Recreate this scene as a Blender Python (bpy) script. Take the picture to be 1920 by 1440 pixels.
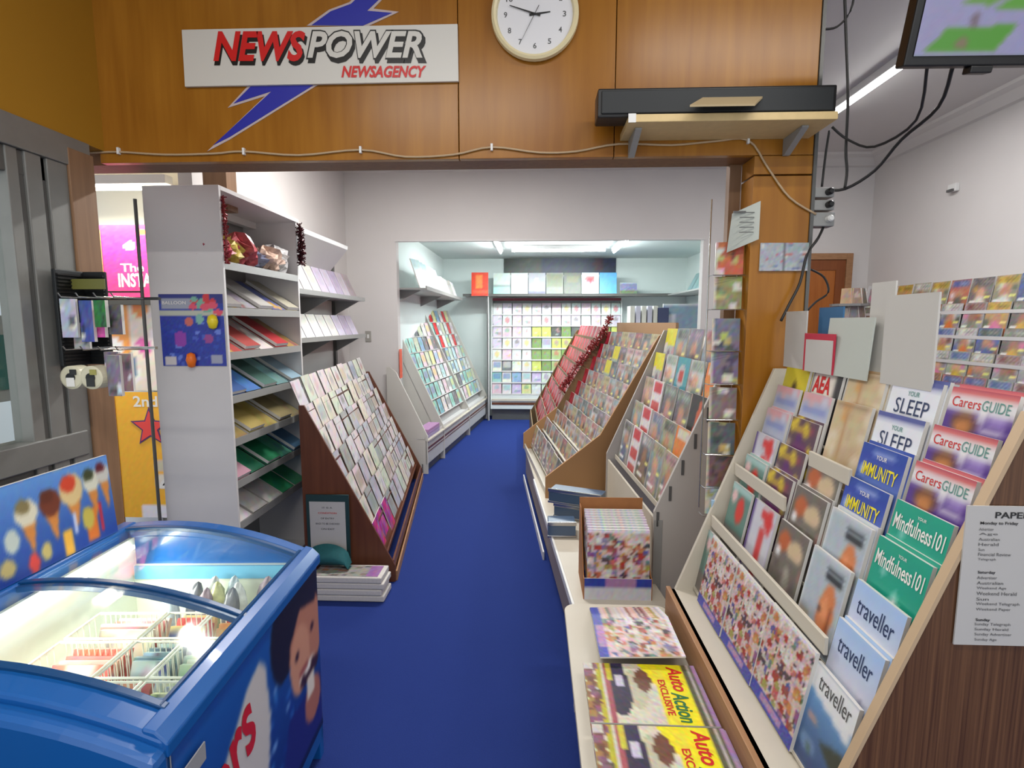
import bpy, math, random
import numpy as np
from mathutils import Matrix, Vector
random.seed(7); rng = np.random.default_rng(7)
S = bpy.context.scene; COL = S.collection
for o in list(bpy.data.objects): bpy.data.objects.remove(o)
R = math.radians

# ------------------------------------------------------------------ camera, world, lights, exposure
FPX = 1000.0; PITCH = R(6.56); YAW = R(2.3); EYE = 1.55
cd = bpy.data.cameras.new('camera'); cam = bpy.data.objects.new('camera', cd); COL.objects.link(cam)
cd.sensor_width = 36; cd.lens = FPX / 1920 * 36; cd.clip_start = .02
cam.location = (0, 0, EYE); cam.rotation_euler = (R(90) - PITCH, 0, YAW); S.camera = cam
S.view_settings.view_transform = 'Standard'; S.view_settings.look = 'None'
S.view_settings.gamma = 1; S.view_settings.use_curve_mapping = False
S.view_settings.exposure = 0.0
w = bpy.data.worlds.new('daylight'); S.world = w; w.use_nodes = True
w.node_tree.nodes['Background'].inputs[0].default_value = (.93, .96, 1, 1)
w.node_tree.nodes['Background'].inputs[1].default_value = 1.35

def lin(c):
    return tuple(((v / 12.92) if v <= .04045 else ((v + .055) / 1.055) ** 2.4) for v in c)
def area(loc, sx, sy, power, col=(1, 1, 1), rot=(0, 0, 0)):
    l = bpy.data.lights.new('tube_light', 'AREA'); l.shape = 'RECTANGLE'; l.size = sx; l.size_y = sy
    l.energy = power; l.color = lin(col)
    o = bpy.data.objects.new('tube_light', l); o.location = loc; o.rotation_euler = rot; COL.objects.link(o); return o
WARM = (1, .985, .96); COOL = (.96, 1, 1)
area((2.2, 3.45, 3.02), .05, 1.6, 28, (1, .99, .99))       # tube of the right-hand room
area((-.6, 3.7, 3.02), 1.2, .08, 70, (1, .99, .98))        # tube over the aisle, hidden above the header
area((1.2, .9, 3.06), 1.3, .06, 20, WARM)                # tube above the front counter
area((-.5, .2, 3.06), 1.3, .06, 34, WARM)
area((.33, 7.35, 2.49), 1.22, .05, 40, COOL)               # card room
area((-.46, 7.0, 2.49), .05, 1.1, 13, COOL)
area((1.1, 7.0, 2.49), .05, 1.1, 24, COOL)
area((-2.6, 3.1, 2.28), .9, .06, 30, (1, .97, .86))        # shop-front tube

# ------------------------------------------------------------------ materials
MATS = {}
def mat(name, c=(.8, .8, .8), rough=.5, metal=0, emit=0, noise=0, bump=0, scale=40, spec=.5, coat=0):
    if name in MATS: return MATS[name]
    m = bpy.data.materials.new(name); m.use_nodes = True; nt = m.node_tree; b = nt.nodes['Principled BSDF']
    b.inputs['Base Color'].default_value = (*lin(c), 1); b.inputs['Roughness'].default_value = rough
    b.inputs['Metallic'].default_value = metal; b.inputs['Specular IOR Level'].default_value = spec
    b.inputs['Coat Weight'].default_value = coat
    if emit:
        b.inputs['Emission Color'].default_value = (*lin(c), 1); b.inputs['Emission Strength'].default_value = emit
    if noise or bump:
        tc = nt.nodes.new('ShaderNodeTexCoord'); n = nt.nodes.new('ShaderNodeTexNoise'); n.inputs['Scale'].default_value = scale
        n.inputs['Detail'].default_value = 4; nt.links.new(tc.outputs['Object'], n.inputs['Vector'])
        if noise:
            mx = nt.nodes.new('ShaderNodeMix'); mx.data_type = 'RGBA'
            mx.inputs[6].default_value = (*lin(tuple(v * (1 - noise) for v in c)), 1)
            mx.inputs[7].default_value = (*lin(tuple(min(1, v * (1 + noise)) for v in c)), 1)
            nt.links.new(n.outputs[0], mx.inputs[0]); nt.links.new(mx.outputs[2], b.inputs['Base Color'])
        if bump:
            bp = nt.nodes.new('ShaderNodeBump'); bp.inputs['Strength'].default_value = bump; bp.inputs['Distance'].default_value = .004
            nt.links.new(n.outputs[0], bp.inputs['Height']); nt.links.new(bp.outputs[0], b.inputs['Normal'])
    MATS[name] = m; return m
def wood(name, c1, c2, rough=.35, stretch=(14, 14, .8), streak=.5, coat=0):
    m = bpy.data.materials.new(name); m.use_nodes = True; nt = m.node_tree; b = nt.nodes['Principled BSDF']
    b.inputs['Roughness'].default_value = rough; b.inputs['Coat Weight'].default_value = coat; b.inputs['Coat Roughness'].default_value = .25
    tc = nt.nodes.new('ShaderNodeTexCoord'); mp = nt.nodes.new('ShaderNodeMapping'); mp.inputs['Scale'].default_value = stretch
    n = nt.nodes.new('ShaderNodeTexNoise'); n.inputs['Scale'].default_value = 3; n.inputs['Detail'].default_value = 7; n.inputs['Distortion'].default_value = .4
    n2 = nt.nodes.new('ShaderNodeTexNoise'); n2.inputs['Scale'].default_value = 1.3; n2.inputs['Detail'].default_value = 3
    nt.links.new(tc.outputs['Object'], mp.inputs[0]); nt.links.new(mp.outputs[0], n.inputs['Vector']); nt.links.new(tc.outputs['Object'], n2.inputs['Vector'])
    rp = nt.nodes.new('ShaderNodeValToRGB'); rp.color_ramp.elements[0].position = .35; rp.color_ramp.elements[1].position = .65
    rp.color_ramp.elements[0].color = (*lin(c1), 1); rp.color_ramp.elements[1].color = (*lin(c2), 1)
    ad = nt.nodes.new('ShaderNodeMath'); ad.operation = 'MULTIPLY_ADD'; ad.inputs[1].default_value = streak; 
    nt.links.new(n.outputs[0], ad.inputs[0]); 
    m2 = nt.nodes.new('ShaderNodeMath'); m2.operation = 'MULTIPLY'; m2.inputs[1].default_value = 1 - streak; nt.links.new(n2.outputs[0], m2.inputs[0])
    nt.links.new(m2.outputs[0], ad.inputs[2]); nt.links.new(ad.outputs[0], rp.inputs[0]); nt.links.new(rp.outputs[0], b.inputs['Base Color'])
    b.inputs['Specular IOR Level'].default_value = .32
    MATS[name] = m; return m
def attr_mat(name, rough, emit=0):
    m = bpy.data.materials.new(name); m.use_nodes = True; nt = m.node_tree; b = nt.nodes['Principled BSDF']
    a = nt.nodes.new('ShaderNodeAttribute'); a.attribute_name = 'Col'
    nt.links.new(a.outputs['Color'], b.inputs['Base Color']); b.inputs['Roughness'].default_value = rough
    if emit:
        nt.links.remove(b.inputs['Base Color'].links[0]); b.inputs['Base Color'].default_value = (.02, .02, .02, 1)
        nt.links.new(a.outputs['Color'], b.inputs['Emission Color']); b.inputs['Emission Strength'].default_value = emit
    return m
PRINT = attr_mat('printed_paper', .38); MATTE = attr_mat('printed_matte', .7); SCREEN = attr_mat('lit_screen', .3, .9)
plaster = mat('plaster', (.80, .785, .775), .75, noise=.02, scale=3)
plaster_cool = mat('plaster_cool', (.84, .88, .87), .7, noise=.02, scale=3)
ceil_m = mat('ceiling_paint', (.80, .785, .77), .8, noise=.015, scale=2)
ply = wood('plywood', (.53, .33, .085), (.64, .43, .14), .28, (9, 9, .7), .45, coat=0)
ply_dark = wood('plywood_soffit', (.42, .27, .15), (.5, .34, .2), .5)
door_wood = wood('door_wood', (.60, .34, .14), (.68, .41, .19), .4)
laminate = wood('walnut_laminate', (.29, .185, .125), (.43, .30, .205), .38, (55, 55, .8), .9)
brown_lam = wood('brown_laminate', (.33, .19, .13), (.42, .25, .17), .35, (10, 10, .6), .5)
tan_wood = wood('tan_plywood', (.55, .40, .28), (.64, .48, .34), .5, (6, .8, 20), .6)
post_wood = wood('post_wood', (.45, .34, .25), (.55, .42, .31), .5)
cream = mat('cream_board', (.77, .74, .68), .45, noise=.02, scale=8)
white_lam = mat('white_laminate', (.80, .79, .785), .4, noise=.015, scale=6)
steel_grey = mat('grey_enamel', (.56, .56, .55), .4)
alu = mat('aluminium_grey', (.50, .50, .485), .35, .35, noise=.06, scale=12)
alu_dark = mat('aluminium_dark', (.36, .36, .35), .4, .3)
black = mat('black_plastic', (.06, .06, .065), .4)
blackm = mat('black_mesh', (.10, .115, .125), .6)
cable_m = mat('black_cable', (.14, .135, .13), .5)
beige_c = mat('beige_cable', (.70, .60, .47), .5)
white = mat('white_plastic', (.86, .86, .85), .4)
chrome = mat('chrome_wire', (.7, .7, .7), .2, .9)
frz_blue = mat('freezer_blue', (.07, .34, .62), .28, coat=.3)
frz_dark = mat('freezer_trim', (.05, .26, .45), .3)
frz_in = mat('freezer_liner', (.90, .91, .86), .45)
basket_m = mat('basket_wire', (.90, .90, .84), .4)
lamp_on = mat('tube_glow', (1, 1, 1), .4, emit=6)
red_ink = mat('red_ink', (.78, .10, .10), .4); black_ink = mat('black_ink', (.07, .07, .07), .4); white_ink = mat('white_ink', (.90, .89, .87), .4)
blue_ink = mat('blue_ink', (.13, .16, .60), .4); grey_ink = mat('grey_ink', (.33, .33, .33), .5); yellow_ink = mat('yellow_ink', (.93, .86, .15), .4)
green_ink = mat('green_ink', (.15, .42, .25), .4); navy_ink = mat('navy_ink', (.16, .22, .36), .4); teal_ink = mat('teal_ink', (.35, .55, .52), .4)
orange_m = mat('orange_plastic', (.93, .45, .08), .4); teal_m = mat('teal_fabric', (.07, .33, .35), .8, noise=.15, scale=60)
cardboard = mat('cardboard', (.62, .41, .24), .8, noise=.05, scale=30)
yellow_wall = mat('ochre_paint', (.62, .44, .05), .7, noise=.03, scale=2)
def carpet():
    m = mat('blue_carpet', (.125, .195, .44), .95, noise=.12, bump=.5, scale=260, spec=.15); return m
def glass():
    m = bpy.data.materials.new('clear_glass'); m.use_nodes = True; nt = m.node_tree
    for n in list(nt.nodes):
        if n.type != 'OUTPUT_MATERIAL': nt.nodes.remove(n)
    out = [n for n in nt.nodes][0]
    t = nt.nodes.new('ShaderNodeBsdfTransparent'); t.inputs[0].default_value = (.95, .98, .97, 1)
    g = nt.nodes.new('ShaderNodeBsdfGlossy'); g.inputs['Roughness'].default_value = .06
    fr = nt.nodes.new('ShaderNodeLayerWeight'); pw = nt.nodes.new('ShaderNodeMath'); pw.operation = 'POWER'; pw.inputs[1].default_value = 4; nt.links.new(fr.outputs['Facing'], pw.inputs[0])
    ma = nt.nodes.new('ShaderNodeMath'); ma.operation = 'MULTIPLY_ADD'; ma.inputs[1].default_value = .5; ma.inputs[2].default_value = .03; nt.links.new(pw.outputs[0], ma.inputs[0])
    mx = nt.nodes.new('ShaderNodeMixShader'); nt.links.new(ma.outputs[0], mx.inputs[0]); nt.links.new(t.outputs[0], mx.inputs[1]); nt.links.new(g.outputs[0], mx.inputs[2])
    nt.links.new(mx.outputs[0], out.inputs[0]); return m
GLASS = glass()

# ------------------------------------------------------------------ mesh helpers
class M:
    def __init__(s): s.v = []; s.f = []
    def add(s, vs, fs):
        n = len(s.v); s.v += [tuple(v) for v in vs]; s.f += [tuple(i + n for i in f) for f in fs]; return s
    def box(s, a, b, X=None):
        x0, y0, z0 = a; x1, y1, z1 = b
        vs = [(x0, y0, z0), (x1, y0, z0), (x1, y1, z0), (x0, y1, z0), (x0, y0, z1), (x1, y0, z1), (x1, y1, z1), (x0, y1, z1)]
        if X is not None: vs = [tuple(X @ Vector(v)) for v in vs]
        return s.add(vs, [(0, 3, 2, 1), (4, 5, 6, 7), (0, 1, 5, 4), (1, 2, 6, 5), (2, 3, 7, 6), (3, 0, 4, 7)])
    def prism(s, poly, a, b, axis='x'):
        """poly: 2D outline; extruded from a to b along axis. x: poly=(y,z); y: poly=(x,z); z: poly=(x,y)"""
        n = len(poly)
        def p(q, t): return {'x': (t, q[0], q[1]), 'y': (q[0], t, q[1]), 'z': (q[0], q[1], t)}[axis]
        vs = [p(q, a) for q in poly] + [p(q, b) for q in poly]
        return s.add(vs, [tuple(range(n)), tuple(range(2 * n - 1, n - 1, -1))] + [(i, i + n, (i + 1) % n + n, (i + 1) % n) for i in range(n)])
    def tube(s, pts, r, n=6):
        P = [Vector(p) for p in pts]; k = len(P); vs = []
        for i, p in enumerate(P):
            d = (P[min(i + 1, k - 1)] - P[max(i - 1, 0)]).normalized()
            u = d.cross(Vector((0, 0, 1)) if abs(d.z) < .9 else Vector((1, 0, 0))).normalized(); v = d.cross(u)
            vs += [p + (u * math.cos(2 * math.pi * j / n) + v * math.sin(2 * math.pi * j / n)) * r for j in range(n)]
        fs = [(i * n + j, i * n + (j + 1) % n, (i + 1) * n + (j + 1) % n, (i + 1) * n + j) for i in range(k - 1) for j in range(n)]
        fs += [tuple(range(n))[::-1], tuple(range((k - 1) * n, k * n))]
        return s.add(vs, fs)
    def lathe(s, prof, c=(0, 0, 0), n=24, axis='z'):
        vs = []
        for r, h in prof:
            for j in range(n):
                a = 2 * math.pi * j / n; x, y = r * math.cos(a), r * math.sin(a)
                q = {'z': (x, y, h), 'y': (x, h, y), 'x': (h, x, y)}[axis]; vs.append((q[0] + c[0], q[1] + c[1], q[2] + c[2]))
        k = len(prof); fs = [(i * n + j, i * n + (j + 1) % n, (i + 1) * n + (j + 1) % n, (i + 1) * n + j) for i in range(k - 1) for j in range(n)]
        fs += [tuple(range(n))[::-1], tuple(range((k - 1) * n, k * n))]
        return s.add(vs, fs)
    def grid(s, fn, nu, nv):
        vs = [fn(i / nu, j / nv) for j in range(nv + 1) for i in range(nu + 1)]
        return s.add(vs, [(j * (nu + 1) + i, j * (nu + 1) + i + 1, (j + 1) * (nu + 1) + i + 1, (j + 1) * (nu + 1) + i) for j in range(nv) for i in range(nu)])
def tag(o, label=None, cat=None, group=None, kind=None):
    if label: o['label'] = label
    if cat: o['category'] = cat
    if group: o['group'] = group
    if kind: o['kind'] = kind
    return o
def link(name, me, parent=None, X=None):
    o = bpy.data.objects.new(name, me); COL.objects.link(o)
    if parent is not None: o.parent = parent
    if X is not None: o.matrix_local = X
    return o
def obj(name, m, material, parent=None, bevel=0, X=None, smooth=False, fix=True):
    me = bpy.data.meshes.new(name); me.from_pydata(m.v, [], m.f); me.materials.append(material)
    if fix:
        import bmesh
        bm = bmesh.new(); bm.from_mesh(me); bmesh.ops.recalc_face_normals(bm, faces=bm.faces); bm.to_mesh(me); bm.free()
    if smooth: me.shade_smooth()
    o = link(name, me, parent, X)
    if bevel:
        b = o.modifiers.new('bevel', 'BEVEL'); b.width = bevel; b.segments = 2; b.limit_method = 'ANGLE'
    return o
def bx(name, a, b, material, parent=None, bevel=0, X=None): return obj(name, M().box(a, b), material, parent, bevel, X)
def empty(name, X=None, label=None, cat=None, group=None):
    o = bpy.data.objects.new(name, None); COL.objects.link(o); o.empty_display_size = .1
    if X is not None: o.matrix_world = X
    return tag(o, label, cat, group)
def st(name, a, b, material, bevel=0): return tag(bx(name, a, b, material, None, bevel), kind='structure')
def T(x, y, z): return Matrix.Translation((x, y, z))
def Rz(a): return Matrix.Rotation(a, 4, 'Z')
def Rx(a): return Matrix.Rotation(a, 4, 'X')
def Ry(a): return Matrix.Rotation(a, 4, 'Y')
# pixel of the photograph -> point of the world plane y = Y (used for outlines on real wall planes)
_fw = Vector((-math.sin(YAW) * math.cos(PITCH), math.cos(YAW) * math.cos(PITCH), -math.sin(PITCH))); _rt = Vector((math.cos(YAW), math.sin(YAW), 0)); _up = _rt.cross(_fw)
def at(px, py, Y):
    d = _fw + _rt * ((px - 960) / FPX) - _up * ((py - 720) / FPX); t = Y / d.y
    return (d.x * t, EYE + d.z * t)

# ------------------------------------------------------------------ printed sheets
class Art:
    def __init__(s, nu, nv, c): s.a = np.ones((nv + 1, nu + 1, 3)) * np.array(c); s.u, s.v = np.meshgrid(np.linspace(0, 1, nu + 1), np.linspace(0, 1, nv + 1))
    def rect(s, u0, v0, u1, v1, c): s.a[(s.u >= u0) & (s.u <= u1) & (s.v >= v0) & (s.v <= v1)] = c; return s
    def ell(s, u, v, ru, rv, c): s.a[((s.u - u) / ru) ** 2 + ((s.v - v) / rv) ** 2 <= 1] = c; return s
    def poly(s, pts, c):
        ins = np.zeros(s.u.shape, bool); n = len(pts)
        for i in range(n):
            (x0, y0), (x1, y1) = pts[i], pts[(i + 1) % n]
            if y0 == y1: continue
            ins ^= ((y0 > s.v) != (y1 > s.v)) & (s.u < (x1 - x0) * (s.v - y0) / (y1 - y0) + x0)
        s.a[ins] = c; return s
    def grad(s, c0, c1, v0=0, v1=1):
        t = np.clip((s.v - v0) / (v1 - v0), 0, 1)[..., None]; m = (s.v >= v0) & (s.v <= v1); g = np.array(c0) * (1 - t) + np.array(c1) * t; s.a[m] = g[m]; return s
    def noise(s, amt, u0=0, v0=0, u1=1, v1=1):
        m = ((s.u >= u0) & (s.u <= u1) & (s.v >= v0) & (s.v <= v1))[..., None]; s.a = s.a + m * rng.normal(0, amt, s.a.shape); return s
    def blobs(s, pal, n, r=(.05, .2), u0=0, v0=0, u1=1, v1=1):
        for _ in range(n): s.ell(rng.uniform(u0, u1), rng.uniform(v0, v1), rng.uniform(*r), rng.uniform(*r) * .8, pal[rng.integers(len(pal))])
        return s
def sheet(w, h, t, art, side=(.82, .81, .79), material=None):
    """a card / magazine: front face carries the print grid, faces -y; base centre at the origin"""
    a = art.a if isinstance(art, Art) else art
    nv, nu = a.shape[0] - 1, a.shape[1] - 1; m = M()
    m.grid(lambda u, v: ((u - .5) * w, 0, v * h), nu, nv); k = len(m.v)
    x0, x1 = -w / 2, w / 2
    m.box((x0, 0, 0), (x1, t, h)); m.f = [f for i, f in enumerate(m.f) if i != len(m.f) - 4]
    me = bpy.data.meshes.new('sheet'); me.from_pydata(m.v, [], m.f); me.materials.append(material or PRINT)
    c = np.clip(np.concatenate([a.reshape(-1, 3), np.tile(side, (len(m.v) - k, 1))]), 0, 1)
    c = np.where(c <= .04045, c / 12.92, ((c + .055) / 1.055) ** 2.4); c = np.concatenate([c, np.ones((len(c), 1))], 1)
    at_ = me.attributes.new('Col', 'FLOAT_COLOR', 'POINT'); at_.data.foreach_set('color', c.astype(np.float32).ravel()); return me
_TX = {}
def text_mesh(s, offset=0., shear=0.):
    k = (s, offset, shear)
    if k in _TX: return _TX[k]
    c = bpy.data.curves.new('lettering', 'FONT'); c.body = s; c.size = 1; c.offset = offset; c.shear = shear; c.resolution_u = 3; c.fill_mode = 'BOTH' if False else c.fill_mode
    o = bpy.data.objects.new('lettering', c); me = bpy.data.meshes.new_from_object(o)
    n = len(me.vertices); a = np.zeros(n * 3); me.vertices.foreach_get('co', a); a = a.reshape(-1, 3); fs = [tuple(p.vertices) for p in me.polygons]
    bpy.data.objects.remove(o); a[:, :2] -= a[:, :2].min(0); sz = a[:, :2].max(0); a[:, :2] /= sz; _TX[k] = (a, fs, sz); return _TX[k]
def text(parent, s, x, z, w, h, material, name='title', offset=.01, shear=0., y=-.0012, depth=0, rot=0, taper=0):
    """lettering fitted to the box (x, z, w, h) of the parent's front plane"""
    a, fs, sz = text_mesh(s, offset, shear)
    X = a[:, 0] * w; Z = a[:, 1] * h; cr, sr = math.cos(rot), math.sin(rot)
    vs = [(x + p * cr - q * sr, y, z + p * sr + q * cr) for p, q in zip(X, Z)]
    m = M().add(vs, fs)
    o = obj(name, m, material, parent, fix=False)
    return o
RND = lambda a, b: random.uniform(a, b)
ORD = ['first', 'second', 'third', 'fourth', 'fifth', 'sixth', 'seventh', 'eighth', 'ninth', 'tenth', 'eleventh', 'twelfth', 'thirteenth', 'fourteenth', 'fifteenth', 'sixteenth']
def hue(c):
    r, g, b = c; mx, mn = max(c), min(c)
    if mx - mn < .10: return 'white' if mx > .78 else ('pale grey' if mx > .6 else ('grey' if mx > .35 else 'black'))
    if r >= g and r >= b:
        if g - b > .35 * (mx - mn): return 'yellow' if g > .8 * r else ('orange' if r > .6 else 'brown')
        return 'pink' if mn > .45 else 'red'
    if g >= r and g >= b: return 'green' if b < .8 * g else 'teal'
    return 'purple' if r > g + .08 else 'blue'
GC = [(.86, .86, .84), (.84, .86, .86), (.88, .84, .84), (.80, .86, .80), (.72, .82, .84), (.88, .76, .80), (.80, .74, .86), (.62, .80, .76), (.85, .85, .60), (.55, .68, .80), (.90, .88, .82), (.45, .45, .47), (.78, .80, .70)]
PAL = [(.75, .25, .28), (.25, .35, .6), (.3, .55, .4), (.8, .7, .3), (.55, .4, .6), (.35, .33, .33), (.9, .9, .88), (.85, .55, .6), (.4, .65, .68), (.6, .45, .35)]
def soft(a, k=1):
    for _ in range(k):
        a = (a + np.roll(a, 1, 0) + np.roll(a, -1, 0) + np.roll(a, 1, 1) + np.roll(a, -1, 1)) / 5
    return a
def greeting_art(base, pal=PAL):
    base = tuple(np.array(base) * .93)
    A = Art(6, 8, base); d = rng.integers(5)
    if d == 0: A.ell(.5, .5, .32, .28, pal[rng.integers(len(pal))])
    elif d == 1: A.rect(.15, .3, .85, .75, pal[rng.integers(len(pal))])
    elif d == 2: A.rect(0, .75, 1, 1, np.array(base) * .85).blobs(pal, 3, (.08, .2), .2, .2, .8, .7)
    elif d == 3: A.rect(.3, .1, .7, .9, np.array(base) * .9).ell(.5, .6, .2, .2, pal[rng.integers(len(pal))])
    else: A.blobs(pal, 4, (.08, .18))
    A.a = A.a * .5 + np.array(base) * .5; return A.noise(.025)
def mag_art(base, pal=PAL, dark=.0):
    A = Art(12, 16, base).noise(.03); c2 = pal[rng.integers(len(pal))]; sk = [(.72, .52, .42), (.6, .42, .34), (.8, .62, .5)][rng.integers(3)]
    A.grad(np.array(base) * .75, base, 0, .75).blobs(pal, 7, (.07, .2), 0, 0, 1, .7)
    A.ell(.5, .52, .2, .2, sk).ell(.5, .2, .34, .25, pal[rng.integers(len(pal))])
    A.rect(.05, .8, .95, .95, c2)
    for q in range(5): A.rect(.08 + .18 * q, .83, .15 + .18 * q, .92, (.9, .88, .84) if sum(c2) < 1.6 else (.15, .15, .2))
    A.a = soft(A.a)
    A.rect(.06, .3, .3, .36, (.88, .88, .85)).rect(.7, .4, .95, .45, (.88, .86, .5)).rect(.1, .08, .6, .13, (.9, .9, .88))
    return A.noise(.03)
def variants(n, w, h, t, bases, fn, **k):
    out = []
    for i in range(n):
        b = bases[i % len(bases)]; out.append((sheet(w, h, t, fn(b), **k), hue(b)))
    return out

# ------------------------------------------------------------------ room shell
tag(bx('floor', (-3.2, -1.5, -.05), (3.37, 9.0, 0), carpet()), kind='structure')
CE = 3.14
st('ceiling', (-1.98, -1.5, CE), (3.37, 5.55, CE + .08), ceil_m)
st('wall_right', (3.27, -1.5, 0), (3.37, 5.55, CE), plaster)
c = empty('trim_1'); tag(c, kind='structure')
obj('cornice', M().prism([(3.27, CE), (3.27, CE - .11), (3.245, CE - .10), (3.20, CE - .04), (3.16, CE - .02), (3.15, CE)], -1.5, 5.45, 'y'), ceil_m, c)
obj('cornice', M().prism([(5.45, CE), (5.45, CE - .11), (5.425, CE - .10), (5.38, CE - .04), (5.34, CE - .02), (5.33, CE)], -1.9, 3.27, 'x'), ceil_m, c)
# partition between aisle room and card room: opening x -1.39..1.67, z < 2.37
p = empty('wall_partition'); tag(p, kind='structure')
obj('wall_panel', M().box((-1.9, 5.45, 0), (-1.39, 5.55, 2.37)), plaster, p)
obj('wall_panel', M().box((1.67, 5.45, 0), (3.27, 5.55, 2.37)), plaster, p)
obj('wall_panel', M().box((-1.9, 5.45, 2.37), (3.27, 5.55, CE)), plaster, p)
bx('edge_bead', (-1.40, 5.44, 2.36), (1.68, 5.452, 2.375), white_lam, p)
st('wall_left_aisle', (-1.98, 3.0, 0), (-1.9, 5.45, CE), plaster)
st('wall_card_room_left', (-1.58, 5.55, 0), (-1.48, 8.9, 2.62), plaster_cool)
st('wall_card_room_back', (-1.58, 8.82, 0), (2.6, 8.92, 2.62), plaster_cool)
st('wall_card_room_right', (2.46, 5.55, 0), (2.56, 8.9, 2.62), plaster_cool)
st('ceiling_card_room', (-1.58, 5.55, 2.58), (2.6, 8.92, 2.66), plaster_cool)
# header wall of plywood panels
YH = 2.06; hd = tag(empty('wall_header'), kind='structure')
zb = at(1000, 296, YH)[1]; xs = [-1.66, -.28, at(1155, 100, YH)[0], at(1537, 100, YH)[0]]
for i in range(3): bx('plywood_panel', (xs[i] + .0015, YH, zb), (xs[i + 1] - .0015, YH + .03, CE), ply, hd, .0015)
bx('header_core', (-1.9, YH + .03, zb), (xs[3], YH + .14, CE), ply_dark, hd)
bx('edge_strip', (xs[3], YH - .006, 0.0), (xs[3] + .012, YH + .145, CE), alu_dark, hd)
xp0 = at(1405, 500, YH)[0]; xp1 = xs[3]; zj = at(1450, 328, YH)[1]
pl = tag(empty('wall_pillar'), kind='structure')
bx('plywood_panel', (xp0, YH + .001, zj + .003), (xp1, YH + .12, zb - .002), ply, pl, .0015)
bx('plywood_panel', (xp0, YH + .001, 0), (xp1, YH + .12, zj - .003), ply, pl, .0015)
bx('batten', (xp0 - .045, YH + .12, 0), (xp0 - .001, YH + .16, zb + .02), post_wood, pl)
bx('white_liner', (xp1 + .012, YH + .05, 0), (xp1 + .04, YH + .14, CE), white_lam, pl)
# left: ochre wall over the shop window
st('wall_left', (-1.74, -1.5, 2.20), (-1.64, YH, CE), yellow_wall)
st('ceiling_shop_front', (-3.2, -1.5, 2.46), (-1.93, 6, 2.52), mat('shopfront_ceiling', (.80, .76, .70), .8))
bx('header_post', (-1.79, 2.92, 2.16), (-1.66, 3.02, CE - .5), post_wood, hd)
st('wall_shop_front', (-3.2, 3.62, 0), (-1.98, 3.7, 2.46), mat('shopfront_white', (.88, .88, .86), .6))
# shop window 1
wn = tag(empty('window_1'), kind='structure')
WX = -1.64
bx('window_head', (WX - .07, -1.5, 2.10), (WX + .01, 1.98, 2.20), alu, wn, .004)
bx('window_head', (WX - .05, -1.5, 2.02), (WX - .005, 1.98, 2.10), alu_dark, wn, .004)
bx('window_sill', (WX - .09, -1.5, 1.07), (WX + .01, 1.86, 1.16), alu, wn, .004)
bx('window_sill', (WX - .07, -1.5, .95), (WX - .01, 1.86, 1.07), alu_dark, wn, .004)
for y0, y1, d, mm in [(1.66, 1.70, 0, alu), (1.70, 1.722, -.006, alu_dark), (1.722, 1.78, .003, alu), (1.78, 1.80, -.005, alu_dark), (1.80, 1.88, .004, alu)]:
    bx('window_mullion', (WX - .07, y0, .6), (WX + d, y1, 2.10), mm, wn, .003)
bx('glass_pane', (WX - .045, -1.5, 1.16), (WX - .04, 1.66, 2.02), GLASS, wn)
bx('spandrel_panel', (WX - .06, -1.5, 0), (WX - .03, 1.9, .95), alu_dark, wn)
dm = M()
for i in range(9):
    y = 1.30 + i * .062
    dm.tube([(WX + .002, y - .028, 1.01), (WX + .002, y, .975), (WX + .002, y + .028, 1.01), (WX + .002, y + .014, 1.05), (WX + .002, y, 1.03), (WX + .002, y - .014, 1.05), (WX + .002, y - .028, 1.01)], .004, 5)
tag(obj('heart_garland', dm, mat('garland', (.36, .31, .33), .5)), 'grey strip of linked heart outlines along the window sill above the freezer', 'decoration')
st('trim_2', (WX - .11, 1.88, 0), (WX + .012, 1.99, 2.16), post_wood, .003)
# things seen through the window
bx_ = bx('poster', (-2.25, 1.86, 1.22), (-2.22, 2.34, 1.58), mat('poster_grey', (.62, .64, .62), .6)); tag(bx_, 'grey framed poster with teal and ochre stripes seen through the shop window', 'poster')
tag(bx('shop_window_screen', (-2.4, 1.7, 1.66), (-2.37, 2.8, 2.12), mat('screen_grey', (.52, .52, .54), .7)), 'plain grey hanging panel outside the shop window', 'panel')
for i, cc in enumerate([(.12, .42, .38), (.80, .58, .2), (.12, .42, .38), (.80, .58, .2)]):
    bx('stripe', (-2.219, 1.90 + i * .1, 1.27 + (i % 2) * .03), (-2.214, 1.96 + i * .1, 1.50 - (i % 2) * .1), mat('stripe%d' % i, cc, .6), bx_)
st('wall_street', (-6, -1, 0), (-5.9, 7, 1.9), mat('street_wall', (.86, .88, .9), .7))
st('ground_street', (-6, -1.5, -.06), (-3.2, 9, -.01), mat('pavement', (.6, .6, .6), .8))

# ------------------------------------------------------------------ header fittings
a0 = at(342, 58, YH); a1 = at(860, 153, YH)
sg = tag(bx('shop_sign', (a0[0], YH - .014, 0), (a1[0], YH - .004, 0.01), mat('sign_board', (.80, .79, .76), .4)), 'white rectangular board with red and white block lettering fixed over a blue lightning flash', 'sign')
P = [at(*q, YH - .01) for q in [(342, 57), (858, 46), (860, 153), (348, 163)]]
sg.data = obj('tmp', M().prism(P, YH - .014, YH - .004, 'y'), mat('sign_board')).data; bpy.data.objects.remove(bpy.data.objects['tmp'])
def spoly(name, pts, y, th, material, parent): return obj(name, M().prism([at(*q, y) for q in pts], y, y + th, 'y'), material, parent)
up_b = [(575, 48), (617, 18), (655, 4), (672, -12), (690, -30), (745, -30), (700, 16), (748, 22), (690, 49)]
lo_b = [(466, 160), (427, 202), (497, 180), (388, 284), (430, 262), (601, 156)]
bolt = tag(empty('lightning_flash'), 'blue lightning bolt emblem with pale edge behind the shop sign', 'sign')
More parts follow.
